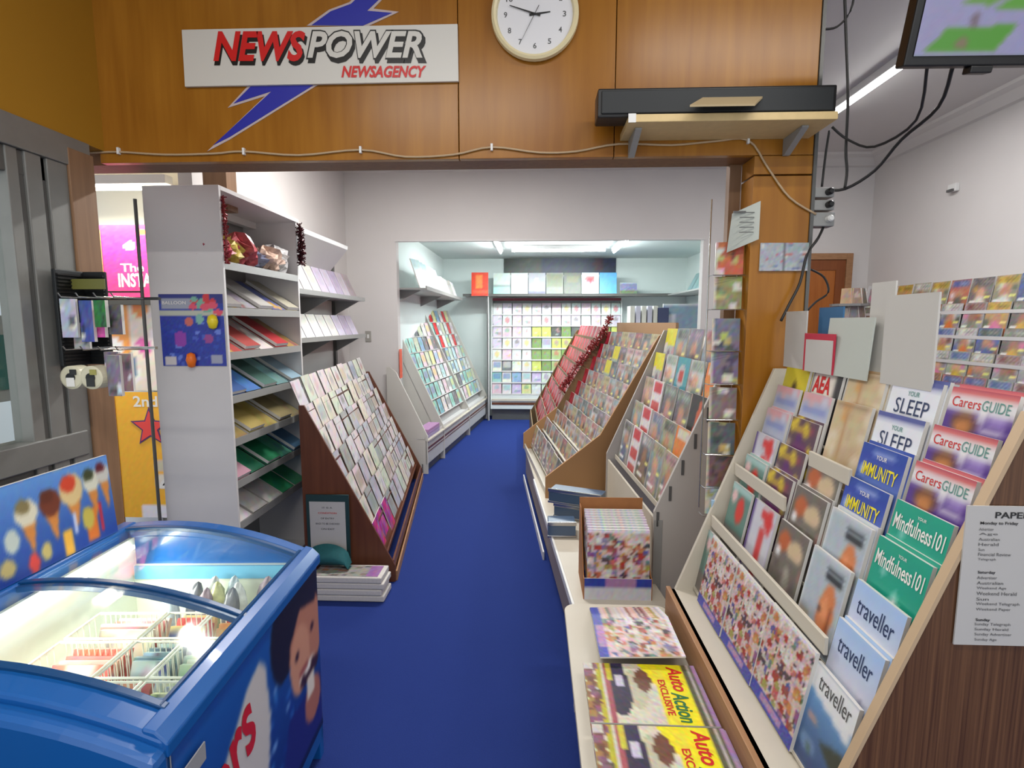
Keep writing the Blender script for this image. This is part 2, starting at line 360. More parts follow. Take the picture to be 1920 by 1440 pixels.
for nm, pp in (('bolt_top', up_b), ('bolt_tail', lo_b)):
    cx = sum(q[0] for q in pp) / len(pp); cy = sum(q[1] for q in pp) / len(pp)
    spoly('pale_edge', pp, YH - .0025, .002, mat('bolt_edge', (.72, .66, .66), .5), bolt)
up_i = [(584, 47), (620, 21), (658, 7), (676, -10), (692, -26), (737, -26), (688, 20), (735, 24), (680, 48)]
lo_i = [(470, 162), (438, 194), (509, 171), (400, 272), (430, 257), (590, 158)]
for pp in (up_i, lo_i): spoly('blue_bolt', pp, YH - .004, .0015, blue_ink, bolt)
def sign_text(s, x0, y0, x1, y1, material, off, dx=0, dy=0, y=.0155, name='lettering', shear=.25):
    A = at(x0 + dx, y1 + dy, YH); B = at(x1 + dx, y0 + dy, YH); E_ = at(x1 + dx, y1 + dy, YH)
    return text(sg, s, A[0], A[1], E_[0] - A[0], B[1] - E_[1], material, name, off, shear, y=YH - y, rot=math.atan2(E_[1] - A[1], E_[0] - A[0]))
sign_text('NEWS', 402, 62, 577, 121, black_ink, .045, 4, 6, .0150); sign_text('NEWS', 405, 62, 577, 119, red_ink, .035, y=.0162)
sign_text('POWER', 576, 60, 798, 118, black_ink, .06, 4, 5, .0150); sign_text('POWER', 577, 59, 798, 116, black_ink, .055, y=.0156); sign_text('POWER', 580, 62, 794, 113, mat('sign_board'), .028, y=.0165)
sign_text('NEWSAGENCY', 643, 127, 801, 149, red_ink, .035, y=.0162)
# clock
cx, cz = at(1003, 32, YH); ck = empty('wall_clock', T(cx, YH, cz), 'round cream wall clock on the plywood header, hands at about a quarter to three', 'clock')
obj('clock_case', M().lathe([(.150, 0), (.157, -.012), (.155, -.028), (.147, -.034), (.139, -.030), (.134, -.016)], n=48, axis='y'), mat('clock_cream', (.87, .82, .66), .35), ck, smooth=False)
obj('clock_face', M().lathe([(.136, -.010), (.136, -.017)], n=40, axis='y'), mat('clock_white', (.84, .84, .85), .5), ck)
for i in range(12):
    an = math.pi / 2 - (i + 1) * math.pi / 6; s = str(i + 1)
    text(ck, s, .105 * math.cos(an) - .006 * len(s), .105 * math.sin(an) - .0095, .012 * len(s), .019, grey_ink, 'numeral', .02, y=-.0175)
def hand(an, l, wd, y, m_, l2=.02):
    d = Vector((math.sin(an), 0, math.cos(an))); n = Vector((d.z, 0, -d.x)) * wd; a = -d * l2; b = d * l
    mm = M().add([a - n, a + n, b + n * .4, b - n * .4, a - n + Vector((0, -.0012, 0)), a + n + Vector((0, -.0012, 0)), b + n * .4 + Vector((0, -.0012, 0)), b - n * .4 + Vector((0, -.0012, 0))], [(0, 1, 2, 3), (4, 7, 6, 5), (0, 4, 5, 1), (1, 5, 6, 2), (2, 6, 7, 3), (3, 7, 4, 0)])
    o = obj('clock_hand', mm, m_, ck); o.location = (0, y, 0)
hand(R(83), .055, .004, -.019, black_ink); hand(R(-72), .095, .003, -.0215, black_ink); hand(R(208), .10, .001, -.024, black_ink, .03)
# header shelf with soundbar
YS = 1.87
q0 = at(1180, 214, YS); q1 = at(1572, 214, YS)
sh = empty('wall_shelf', T(0, 0, 0), 'pale wooden shelf on brackets fixed to the plywood header, holding a soundbar', 'shelf')
bx('shelf_board', (q0[0], YS, q0[1] - .025), (q1[0], YH - .001, q0[1]), mat('shelf_birch', (.80, .70, .50), .5, noise=.05), sh, .002)
for x in (q0[0] + .03, q1[0] - .09):
    obj('bracket', M().prism([(YH - .002, q0[1] - .085), (YH - .014, q0[1] - .085), (YS + .05, q0[1] - .032), (YS + .05, q0[1] - .026), (YH - .002, q0[1] - .026)], x, x + .022, 'x'), steel_grey, sh)
bx('end_cap', (q0[0] - .003, YS - .003, q0[1] - .027), (q0[0] + .022, YS, q0[1] + .001), white, sh)
s0 = at(1120, 213, YS + .04); s1 = at(1568, 160, YS + .04)
sb = empty('soundbar', T(0, 0, 0), 'long black soundbar lying on the header shelf', 'soundbar')
bx('speaker_body', (s0[0], YS + .03, q0[1] + .002), (s1[0], YS + .12, s1[1]), black, sb, .006)
bx('front_grille', (s0[0] + .012, YS + .024, q0[1] + .012), (s1[0] - .012, YS + .031, s1[1] - .01), blackm, sb, .003)
f0 = at(1290, 206, YS - .03); f1 = at(1440, 206, YS - .03)
tag(obj('cardboard_flap', M().add([(f0[0], YS - .05, q0[1] + .001), (f1[0] - .05, YS - .05, q0[1] + .001), (f1[0], YS + .018, q0[1] + .050), (f0[0] + .06, YS + .018, q0[1] + .050), (f0[0], YS - .05, q0[1] + .007), (f1[0] - .05, YS - .05, q0[1] + .007), (f1[0], YS + .018, q0[1] + .056), (f0[0] + .06, YS + .018, q0[1] + .056)], [(0, 3, 2, 1), (4, 5, 6, 7), (0, 1, 5, 4), (1, 2, 6, 5), (2, 3, 7, 6), (3, 0, 4, 7)]), mat('kraft', (.62, .55, .42), .7)), 'flat brown card tilted against the soundbar on the header shelf', 'card')
# cable clipped along the header bottom, then down the pillar
def cable(name, pts, Y, r, material, label, par=None, seg=4):
    P3 = [Vector((*[at(x, y, yy)[0]], yy, at(x, y, yy)[1])) for x, y, yy in [(q[0], q[1], q[2] if len(q) > 2 else Y) for q in pts]]
    out = []
    for i in range(len(P3) - 1):
        p0 = P3[max(i - 1, 0)]; p1 = P3[i]; p2 = P3[i + 1]; p3 = P3[min(i + 2, len(P3) - 1)]
        for k in range(seg):
            t = k / seg; out.append(.5 * ((2 * p1) + (-p0 + p2) * t + (2 * p0 - 5 * p1 + 4 * p2 - p3) * t * t + (-p0 + 3 * p1 - 3 * p2 + p3) * t ** 3))
    out.append(P3[-1])
    return tag(obj(name, M().tube(out, r), material, smooth=True), label, 'cable')
cw = cable('clipped_cable', [(118, 285, 1.99), (160, 287), (222, 285), (310, 290), (400, 288), (457, 284), (560, 291), (676, 281), (760, 294), (850, 290), (922, 276), (1010, 286), (1080, 284), (1160, 270), (1260, 272), (1340, 265), (1403, 263), (1440, 315), (1480, 370), (1530, 402)], YH - .006, .004, beige_c, 'beige cable clipped in shallow loops along the bottom of the plywood header')
for q in [(222, 283), (457, 284), (676, 281), (922, 276), (1403, 263)]:
    x, z = at(*q, YH - .008); bx('cable_clip', (x - .004, YH - .013, z - .012), (x + .004, YH - .001, z + .012), white, cw)
YC = 2.10
cable('power_cable', [(1583, -30), (1586, 60), (1590, 180), (1586, 280), (1588, 320), (1584, 352)], YC, .005, cable_m, 'black cable hanging straight down from the ceiling beside the header end')
cable('power_cable', [(1739, 120, 1.68), (1718, 225, 1.85), (1640, 275, 2.0), (1590, 262, 2.08), (1560, 238, 2.1)], YC, .0045, cable_m, 'black cable looping from under the television back behind the header shelf')
cable('power_cable', [(1787, 122, 1.68), (1760, 200, 1.8), (1690, 262, 1.95), (1640, 320, 2.05), (1585, 354, 2.12), (1545, 356, 2.16)], YC, .0055, cable_m, 'black cable looping from the television down to the upper wall socket')
cable('power_cable', [(1605, -30), (1595, 20), (1570, 50), (1543, 55)], YC, .004, cable_m, 'short black cable drooping near the ceiling beside the header end')
cable('power_cable', [(1555, 245), (1548, 290), (1541, 350)], YC, .004, cable_m, 'thin black cable from the shelf end to the upper socket')
cable('power_cable', [(1548, 415, 2.12), (1535, 445, 2.03), (1513, 478, 2.03), (1500, 530, 2.03), (1480, 570, 2.03), (1464, 602, 2.03)], YC, .005, cable_m, 'black cable running down across the plywood pillar past the blister card')
cable('power_cable', [(1520, 505, 2.2), (1545, 520, 2.2), (1553, 548, 2.2), (1530, 566, 2.2), (1514, 582, 2.2)], YC, .004, cable_m, 'black cable curling beside the pillar in front of the brown door')
# sockets on pillar side
for i, (y0, y1) in enumerate([(354, 372), (377, 396), (400, 426)]):
    x0, z1 = at(1536, y0, YH + .02); x1, z0 = at(1552, y1, YH + .02)
    s = empty('power_socket', T(0, 0, 0), ['black plug adaptor topmost on the white strip beside the pillar', 'black round plug in the middle socket beside the pillar', 'grey empty wall socket lowest on the strip beside the pillar'][i], 'socket')
    bx('socket_plate', (xp1 + .013, YH - .002, z0), (x1 + .012, YH + .049, z1), steel_grey, s, .003)
    obj('plug', M().lathe([(.012, 0), (.012, -.02), (.008, -.026)], (x0 + .022, YH - .002, (z0 + z1) / 2), 12, 'y'), black if i < 2 else white, s)
# blister card and pillar notices
x0, z1 = at(1425, 456, YH); x1, z0 = at(1512, 508, YH)
art = Art(20, 12, (.62, .65, .68)).blobs([(.5, .55, .62), (.78, .78, .78), (.45, .5, .6), (.7, .45, .45)], 24, (.03, .09)).rect(.49, 0, .52, 1, (.4, .4, .42)).noise(.03)
tag(link('blister_card', sheet(x1 - x0, z1 - z0, .006, art), None, T((x0 + x1) / 2, YH - .007, z0)), 'pale blue clear plastic blister card taped flat on the plywood pillar', 'card')

# television
tvx, tvz = at(1693, 141, 1.62)
TV = T(tvx + .37, 1.62, tvz + .02) @ Rz(R(1)) @ Rx(R(14))
tv = empty('television', TV, 'black framed television hung near the ceiling showing lawns and paths', 'television')
bx('tv_casing', (-.375, 0, 0), (.375, .04, .45), black, tv, .004)
A = Art(96, 60, (.54, .53, .68)).noise(.015).rect(0, .50, 1, 1, (.30, .40, .26)).blobs([(.55, .30, .22), (.35, .5, .25), (.78, .76, .8), (.22, .28, .22)], 60, (.015, .04), 0, .50, 1, .98)
A.blobs([(.34, .44, .26), (.5, .34, .26), (.3, .36, .28), (.76, .74, .80)], 34, (.012, .03), 0, .41, .8, .52)
A.poly([(.03, .03), (.11, .16), (.36, .17), (.30, .02)], (.26, .54, .10)).poly([(.26, .26), (.37, .37), (.64, .35), (.58, .24)], (.30, .56, .14)).poly([(.14, .30), (.20, .36), (.31, .34), (.24, .28)], (.34, .54, .2)).poly([(.5, .02), (.58, .15), (.9, .14), (.86, .02)], (.26, .54, .10)).poly([(.7, .28), (.78, .4), (1, .4), (1, .28)], (.3, .56, .14))
A.ell(.17, .07, .025, .035, (.45, .40, .30)).ell(.20, .20, .014, .05, (.42, .36, .42)).ell(.44, .14, .012, .05, (.32, .32, .36)).ell(.03, .42, .03, .07, (.30, .42, .30)).ell(.09, .46, .018, .08, (.2, .24, .22)).ell(.40, .36, .010, .04, (.3, .28, .3))
A.a = soft(A.a); A.rect(.44, .45, .66, .56, (.80, .03, .02))
link('screen', sheet(.71, .415, .002, A, (.05, .05, .05), SCREEN), tv, T(0, -.003, .024))
bx('sensor_bump', (-.19, -.002, -.018), (-.13, .03, .0), black, tv, .003)
bx('mount_arm', (-.03, .04, .2), (.03, .16, .26), black, tv); bx('ceiling_pole', (-.02, .1, .2), (.02, .14, .85), black, tv, X=Rx(R(-14)))
# ceiling tubes
def batten(name, c, l, axis, z, label, glow=lamp_on):
    x, y = c; t = empty(name, T(x, y, z), label, 'light')
    if axis == 'y': bx('fitting', (-.035, -l / 2, 0), (.035, l / 2, .05), white, t, .004); obj('tube', M().lathe([(.014, -l / 2), (.014, l / 2)], (0, 0, -.016), 10, 'y'), glow, t)
    else: bx('fitting', (-l / 2, -.035, 0), (l / 2, .035, .05), white, t, .004); obj('tube', M().lathe([(.014, -l / 2), (.014, l / 2)], (0, 0, -.016), 10, 'x'), glow, t)
    return t
batten('ceiling_tube', (2.2, 3.45), 1.65, 'y', CE - .05, 'long white fluorescent tube on the ceiling behind the television', mat('tube_bright', (1, 1, 1), .4, emit=14))
batten('ceiling_tube', (-.6, 3.7), 1.2, 'x', CE - .05, 'white fluorescent tube over the blue aisle')
batten('ceiling_tube', (1.2, .9), 1.3, 'x', CE - .05, 'white fluorescent tube above the front counter')
batten('ceiling_tube', (.33, 7.35), 1.25, 'x', 2.53, 'white fluorescent tube crosswise in the card room', mat('tube_card', (.97, 1, 1), .4, emit=95))
batten('ceiling_tube', (-.46, 7.0), 1.1, 'y', 2.53, 'white fluorescent tube lengthwise in the card room, on its window side', mat('tube_card'))
batten('ceiling_tube', (1.1, 7.0), 1.1, 'y', 2.53, 'white fluorescent tube lengthwise in the card room, on its counter side', mat('tube_card'))
batten('ceiling_tube', (-2.6, 3.1), 1.0, 'x', 2.34, 'glaring warm fluorescent tube over the shop front posters', mat('tube_warm', (1, .97, .88), .4, emit=14))

# partition fittings
d = tag(empty('door_1'), kind='structure')
DX0, DX1, DZ = 2.33, 3.04, 2.16
bx('door_frame', (DX1, 5.41, 0), (DX1 + .06, 5.455, DZ + .06), tan_wood, d, .003); bx('door_frame', (DX0 - .06, 5.41, 0), (DX0, 5.455, DZ + .06), tan_wood, d, .003)
bx('door_frame', (DX0, 5.41, DZ), (DX1, 5.455, DZ + .06), tan_wood, d, .003); bx('door_leaf', (DX0, 5.435, .01), (DX1, 5.452, DZ), door_wood, d)
bx('door_stile', (DX1 - .09, 5.425, .01), (DX1 - .002, 5.436, DZ - .002), wood('stile_wood', (.45, .24, .12), (.52, .3, .16)), d)
bx('door_stile', (DX0 + .002, 5.425, DZ - .1), (DX1 - .09, 5.436, DZ - .002), MATS['stile_wood'], d)
obj('door_handle', M().lathe([(.028, -.05), (.03, -.03), (.012, -.02), (.012, 0)], (DX1 - .05, 5.425, 1.05), 14, 'y'), chrome, d)
sw = empty('light_switch', T(-1.70, 5.45, 1.41), 'small grey light switch on the white partition beside the opening', 'switch')
bx('switch_plate', (-.03, -.008, -.055), (.03, 0, .055), mat('switch_grey', (.6, .59, .56), .5), sw, .002); bx('rocker', (-.01, -.012, -.02), (.01, -.008, .02), white, sw)
se = empty('wall_sensor', T(3.27, 4.42, 2.59), 'small white sensor box high on the white wall beyond the television', 'sensor')
bx('sensor_body', (-.035, -.04, -.03), (-.001, .04, .03), white, se, .004); bx('lens', (-.05, -.03, -.03), (-.03, .03, -.012), grey_ink, se)

# ------------------------------------------------------------------ generic sloping display rack (faces local -y, x along the front)
def rack(name, label, cat, F, L, z0, z1, k, tops, hc, tilt, panel_m, shelf_m, end_ls=None, lip=.022, kick=None, depth=None, big=(), end_m=None, bk=.10, foot=0, divider=None):
    r = empty(name, F, label, cat); Pf = k if callable(k) else (lambda z: k * (z - z0)); brk = [Pf.brk] if hasattr(Pf, 'brk') else []
    D = depth or (Pf(z1) + .16)
    def prof(off=0): return [(-.02, foot), (-.02, z0)] + [(Pf(b) - .02, b) for b in brk] + [(Pf(z1) - .02, z1), (D, z1), (D, foot)]
    for i, x in enumerate(end_ls if end_ls is not None else (-.018, L)):
        obj('end_panel', M().prism(prof(), x, x + .018, 'x'), (end_m or panel_m), r, .0015)
    ya = lambda z: Pf(z) + bk
    zl = min(tops) - hc
    zz = [zl] + [b for b in brk if b > zl] + [z1 - .03]; pb = [(ya(z), z) for z in zz]
    obj('back_board', M().prism(pb + [(y + .01, z) for y, z in pb[::-1]], 0, L, 'x'), panel_m, r)
    bx('front_board', (0, -.012, kick[1] if kick else foot), (L, 0.0, max(zl - .012, foot + .05)), panel_m, r)
    if kick: bx('kick_board', (0, .03, 0), (L, .045, kick[1]), alu_dark, r)
    slots = []
    for i, zt in enumerate(tops):
        yt = Pf(zt); yb = yt - hc * math.sin(tilt); zb_ = zt - hc * math.cos(tilt)
        h = .045 if i in big else lip
        mm = M().box((0, yb - (.014 if h > .005 else .003), zb_ - .009), (L, ya(zb_) + .002, zb_ - .001))
        if h > .005: mm.box((0, yb - .019, zb_ - .009), (L, yb - .014, zb_ + h))
        obj('shelf', mm, shelf_m, r); slots.append((yb, zb_))
    return r, slots
def fill(F, slots, L, ncol, pool, tilt, name, cat, where, group, order='end', skip=0, jitter=.004, rev=False, pick=None, skipf=None):
    """order: columns counted from local x=0 (rev False) or x=L (rev True)"""
    for i, (yb, zb_) in enumerate(slots):
        for j in range(ncol):
            if skipf and skipf(i, j): continue
            x = L * (j + .5) / ncol + RND(-jitter, jitter)
            n = (ncol - 1 - j) if rev else j
            me, cn = pick(i, j) if pick else random.choice(pool)
            o = link(name, me, None, F @ T(x, yb + RND(-.002, .002), zb_ + RND(0, jitter)) @ Rx(-tilt + R(RND(-.8, .8))))
            tag(o, f'{cn} {where[0]}, {ORD[i]} row down, {ORD[n]} {where[1]}', cat, group)

# ---- foreground magazine rack (walnut side panel)
k0 = .385; F0 = T(.56, 2.02, 0) @ Rz(R(-90)); L0 = 1.0
tops0 = [1.41, 1.325, 1.242, 1.152, 1.066, .960, .866, .755]; HC0 = .235; TL0 = R(11)
r0, sl0 = rack('magazine_rack', 'tall sloping magazine rack with dark walnut laminate side panel at the front counter', 'rack', F0, L0, .45, 1.38, k0, tops0, HC0, TL0, cream, cream, end_ls=(-.012,), lip=.003)
for x0_, x1_, z_ in [(.0, .815, .770), (.425, .63, 1.125), (.0, .41, .975)]: bx('ledge', (x0_, k0 * (z_ - .43) - .004, z_), (x1_, k0 * (z_ - .43) + .006, z_ + .045), cream, r0, .002)
bx('bottom_board', (0, -.012, .496), (L0, .20, .508), cream, r0)
obj('side_panel', M().prism([(0, 0), (0, .45), (k0 * .93, 1.38), (.62, 1.38), (.62, 0)], L0, L0 + .018, 'x'), laminate, r0)
obj('edge_banding', M().prism([(-.007, 0), (-.007, .45), (k0 * .93 - .007, 1.386), (.62, 1.386), (.62, 1.38), (k0 * .93, 1.38), (0, .45), (0, 0)], L0 - .002, L0 + .02, 'x'), mat('edge_tan', (.72, .62, .50), .5), r0)
W0, T0 = .165, .009
def std(nm):
    if nm == 'carer':
        A = Art(20, 26, (.86, .85, .86)).rect(0, .95, 1, 1, (.78, .32, .32)).rect(0, 0, 1, .80, (.32, .20, .52)).ell(.32, .68, .2, .11, (.45, .28, .18)).ell(.32, .64, .13, .09, (.72, .46, .26)).rect(.55, .72, .64, .78, (.9, .9, .9)).rect(.7, .73, .93, .77, (.6, .5, .75)).rect(.6, .62, .95, .69, (.86, .84, .86))
    elif nm == 'mind': A = Art(20, 26, (.10, .60, .50)).ell(.25, .72, .04, .04, (.95, .95, .95)).ell(.55, .42, .12, .1, (.95, .95, .95)).poly([(.43, .44), (.67, .44), (.55, .60)], (.95, .95, .95))
    elif nm == 'sleep': A = Art(20, 26, (.86, .87, .90)).rect(0, .93, 1, 1, (.20, .23, .52)).rect(.3, .55, .7, .58, (.45, .5, .58)).rect(.05, .05, .95, .35, (.75, .8, .86))
    elif nm == 'immune': A = Art(20, 26, (.16, .28, .62)).grad((.5, .62, .8), (.16, .25, .62), .2, .9).rect(.28, .90, .75, .95, (.7, .75, .9)).ell(.15, .72, .07, .05, (.8, .85, .95)).rect(.1, .52, .9, .56, (.65, .72, .88))
    elif nm == 'face':
        A = Art(24, 32, (.66, .70, .74)).noise(.02).ell(.68, .42, .20, .32, (.80, .48, .30)).ell(.62, .4, .1, .2, (.86, .56, .38)).rect(.78, .2, .82, .5, (.45, .25, .18)).rect(0, 0, .3, .3, (.62, .58, .52)).rect(.5, .40, .56, .46, (.3, .2, .18))
        for q in range(3): A.rect(.48, .86 - .05 * q, .9, .885 - .05 * q, (.12, .12, .14))
        A.rect(0, 0, .02, 1, (.9, .9, .9)).rect(0, .97, 1, 1, (.88, .88, .88))
    elif nm == 'travel': A = Art(20, 26, (.76, .80, .88)).grad((.80, .80, .86), (.62, .74, .90), .5, 1).blobs([(.62, .5, .45), (.5, .42, .42)], 6, (.05, .12), 0, .1, .35, .4).rect(.78, .15, .84, .48, (.2, .22, .34)).ell(.8, .35, .08, .04, (.2, .22, .34))
    elif nm == 'island':
        A = Art(24, 32, (.88, .89, .90)).grad((.15, .24, .42), (.40, .60, .80), 0, .74).poly([(0, .74), (1, .60), (1, .78), (0, .78)], (.88, .89, .9)).poly([(.45, .36), (1, .20), (1, .52), (.7, .44)], (.20, .24, .23)).ell(.25, .22, .2, .08, (.4, .52, .68)).ell(.22, .48, .12, .04, (.7, .58, .55)).ell(.3, .2, .07, .05, (.3, .42, .42))
    elif nm == 'desert': A = Art(20, 26, (.76, .68, .54)).noise(.02).blobs([(.80, .60, .36), (.72, .62, .50), (.82, .76, .66)], 18, (.06, .16)).rect(.05, .93, .95, .97, (.55, .45, .35)).rect(.4, .3, .44, .9, (.68, .5, .32))
    elif nm == 'ash': A = Art(20, 26, (.42, .39, .36)).noise(.02).ell(.28, .78, .2, .13, (.70, .36, .20)).ell(.68, .74, .26, .12, (.78, .68, .56)).rect(.1, .56, .2, .68, (.88, .88, .88)).blobs([(.35, .3, .3), (.55, .4, .38), (.6, .58, .54)], 12, (.05, .12), 0, 0, 1, .55)
    elif nm == 'afl': return afl_art(34, 40)
    elif nm == 'rebel': A = Art(18, 24, (.20, .20, .21)).rect(.05, .52, .8, .95, (.86, .82, .78)).rect(.1, .04, .7, .5, (.3, .36, .34)).blobs([(.75, .25, .2), (.4, .5, .45)], 6, (.06, .12), .1, .1, .8, .5)
    elif nm == 'lemon': A = Art(18, 24, (.78, .72, .18)).rect(0, 0, 1, .35, (.72, .6, .58)).ell(.5, .6, .1, .12, (.25, .18, .1)).rect(.0, .35, .4, .45, (.85, .78, .25))
    elif nm == 'gloss': A = Art(18, 24, (.66, .68, .76)).rect(0, .9, 1, 1, (.82, .60, .62)).blobs([(.5, .55, .72), (.80, .66, .68), (.75, .75, .8)], 12, (.06, .16)).rect(.1, .75, .9, .82, (.5, .55, .75))
    elif nm == 'puzzle': A = Art(18, 24, (.34, .24, .30)).blobs([(.34, .12, .40), (.80, .70, .20), (.62, .55, .5), (.5, .2, .3), (.8, .78, .78)], 16, (.06, .14)).rect(.15, .80, .75, .88, (.72, .60, .18)).ell(.5, .55, .3, .15, (.38, .14, .36))
    elif nm == 'flag': A = Art(18, 24, (.76, .76, .80)).rect(.45, 0, .7, .7, (.78, .25, .25)).blobs([(.8, .2, .2)], 5, (.08, .14), .1, .72, .9, .9).rect(0, 0, .08, 1, (.3, .2, .45))
    elif nm == 'ros': A = Art(18, 24, (.36, .50, .46)).ell(.6, .65, .2, .2, (.80, .22, .18)).ell(.2, .8, .15, .1, (.85, .7, .7)).rect(0, .9, 1, 1, (.62, .74, .72)).rect(0, 0, 1, .3, (.45, .42, .4))
    return A.noise(.012)
def afl_art(nu, nv):
    A = Art(nu, nv, (.78, .70, .68))
    warm = [(.62, .22, .18), (.74, .50, .30), (.80, .74, .72), (.55, .30, .26), (.84, .80, .80), (.70, .40, .34)]; cold = [(.55, .50, .60), (.62, .58, .32), (.35, .36, .6), (.30, .26, .28), (.40, .50, .46), (.52, .34, .50)]
    for v in np.linspace(.9, .16, 11):
        for u in np.linspace(.03, .97, 8):
            pal = warm if rng.random() < .62 else cold
            A.ell(u + rng.normal(0, .03), v + rng.normal(0, .02), rng.uniform(.035, .07), rng.uniform(.03, .06), pal[rng.integers(6)])
            if rng.random() < .5: A.ell(u + rng.normal(0, .03), v + .03, .022, .018, (.80, .62, .52) if rng.random() < .5 else (.30, .22, .2))
    A.rect(0, 0, 1, .13, (.22, .26, .62)).rect(.25, .03, .75, .1, (.66, .50, .68)).rect(0, .96, 1, 1, (.86, .84, .86)); return A.noise(.05)
def std_soft(n):
    A = std(n); A.a = A.a if n == 'afl' else soft(A.a); return A
MS = {n: sheet(W0 if n != 'afl' else .235, HC0 if n != 'afl' else .26, T0, std_soft(n)) for n in ['carer', 'mind', 'sleep', 'immune', 'face', 'travel', 'island', 'desert', 'ash', 'afl', 'rebel', 'lemon', 'gloss', 'puzzle', 'flag', 'ros']}
def titles(o, n):
    if n == 'carer': text(o, 'Carers', -.072, .194, .075, .022, red_ink, offset=0); text(o, 'GUIDE', .006, .194, .066, .022, teal_ink, offset=0)
    elif n == 'mind': text(o, 'Mindfulness101', -.074, .172, .148, .036, white_ink, offset=.015); text(o, 'YOUR', -.01, .213, .026, .007, white_ink, 'subtitle')
    elif n == 'sleep': text(o, 'YOUR', -.02, .196, .040, .012, teal_ink, 'subtitle'); text(o, 'SLEEP', -.055, .150, .115, .038, navy_ink, offset=0)
    elif n == 'immune': text(o, 'IMMUNITY', -.062, .155, .13, .034, yellow_ink); text(o, 'YOUR', -.02, .203, .04, .011, white_ink, 'subtitle')
    elif n in ('travel',): text(o, 'traveller', -.06, .165, .122, .04, navy_ink, offset=0)
    elif n == 'island': text(o, 'traveller', -.055, .185, .122, .038, grey_ink, offset=0)
    elif n == 'rebel': text(o, 'AEA', -.07, .15, .10, .055, red_ink, offset=.03)
DESC = {'carer': 'white and purple carers magazine', 'mind': 'green mindfulness magazine', 'sleep': 'white sleep magazine', 'immune': 'blue immunity magazine', 'face': 'grey magazine with orange face', 'travel': 'pale blue traveller magazine', 'island': 'traveller magazine with blue sea', 'desert': 'sandy ochre magazine', 'ash': 'grey brown magazine', 'afl': 'crowded football magazine', 'rebel': 'black magazine with red lettering', 'lemon': 'yellow topped magazine', 'gloss': 'lilac and pink magazine', 'puzzle': 'dark puzzle magazine', 'flag': 'white magazine with red stripe', 'ros': 'green magazine with red rosette'}
lay = [['carer'] * 3 + ['mind'] * 2 + ['travel'] * 2 + ['island'],
       ['sleep'] * 2 + ['immune'] * 2 + ['face'] * 2 + [None, None],
       ['desert', 'desert', None, 'ash', 'ash', 'ash', None, None],
       ['rebel', 'gloss', 'puzzle', 'puzzle', 'puzzle', 'flag', None, None],
       ['lemon', 'gloss', 'gloss', 'flag', 'ros', 'ros', None, None]]
for cI, col in enumerate(lay):
    xc = 1.0 - (.108 + cI * .192)
    for t_, n in enumerate(col):
        if not n: continue
        yb, zb_ = sl0[t_]
        for back in (1, 0):
            if back and t_ % 2: continue
            X = F0 @ T(xc + back * .004, yb + back * .011, zb_ + back * .006) @ Rx(-TL0)
            o = link('magazine', MS[n], None, X)
            if back: tag(o, f'copy behind the {DESC[n]}, {ORD[t_]} row of the counter rack', 'magazine', 'spare copies on the counter rack')
            else: titles(o, n); tag(o, f'{DESC[n]}, {ORD[t_]} row down, {ORD[cI]} from the walnut panel', 'magazine', 'magazines on the counter rack')
yb, zb_ = sl0[7]
for j, xc in enumerate([.30, .545, .685 + .02 * 0 + .08, .06]):
    if j == 3: continue
    tag(link('magazine', MS['afl'], None, F0 @ T([.26, .50, .735][j] - .04, yb - .016 + .003 * j, zb_ - .006) @ Rx(-TL0)), f'{DESC["afl"]} on the bottom row, {["beside the pillar", "in the middle", "beside the sea cover"][j]}', 'magazine', 'football magazines on the counter rack')
tag(link('magazine', MS['ros'], None, F0 @ T(.09, yb + .004, zb_ + .002) @ Rx(-TL0)), 'green rosette magazine at far end of the counter rack bottom row', 'magazine', 'magazines on the counter rack')
# header cards standing on top
def standing(name, x0, y0, y1, z0, z1, m_, label, cat, lean=0):
    X = T(x0, (y0 + y1) / 2, z0) @ Rz(R(-90)) @ Rx(-lean)
    return tag(bx(name, (-(y1 - y0) / 2, 0, 0), ((y1 - y0) / 2, .005, z1 - z0), m_, None, 0, X), label, cat)
wcard = mat('blank_card', (.74, .73, .71), .6); gcard = mat('blank_card_green', (.70, .72, .69), .6)
standing('header_card', .925, 1.86, 2.01, 1.39, 1.59, wcard, 'blank white header card beside the pillar above the counter rack', 'card')
standing('header_card', .915, 1.50, 1.72, 1.39, 1.565, gcard, 'blank pale green header card in the middle of the counter rack top', 'card', R(4))
standing('header_card', .925, 1.27, 1.455, 1.39, 1.62, wcard, 'tallest blank white header card on the counter rack, above the sleep magazines', 'card')
standing('header_card', .95, 1.46, 1.56, 1.39, 1.66, wcard, 'blank white header card standing behind the tallest one', 'card')
fr = standing('framed_notice', .912, 1.66, 1.84, 1.39, 1.515, mat('crimson', (.72, .15, .25), .5), 'crimson edged notice behind the green header card', 'frame')
bx('notice_sheet', (-.075, -.002, 0), (.085, .0, .105), wcard, fr)
standing('blue_notice', .96, 1.71, 1.85, 1.42, 1.60, mat('notice_blue', (.16, .38, .55), .5), 'blue notice standing behind the crimson frame', 'notice')
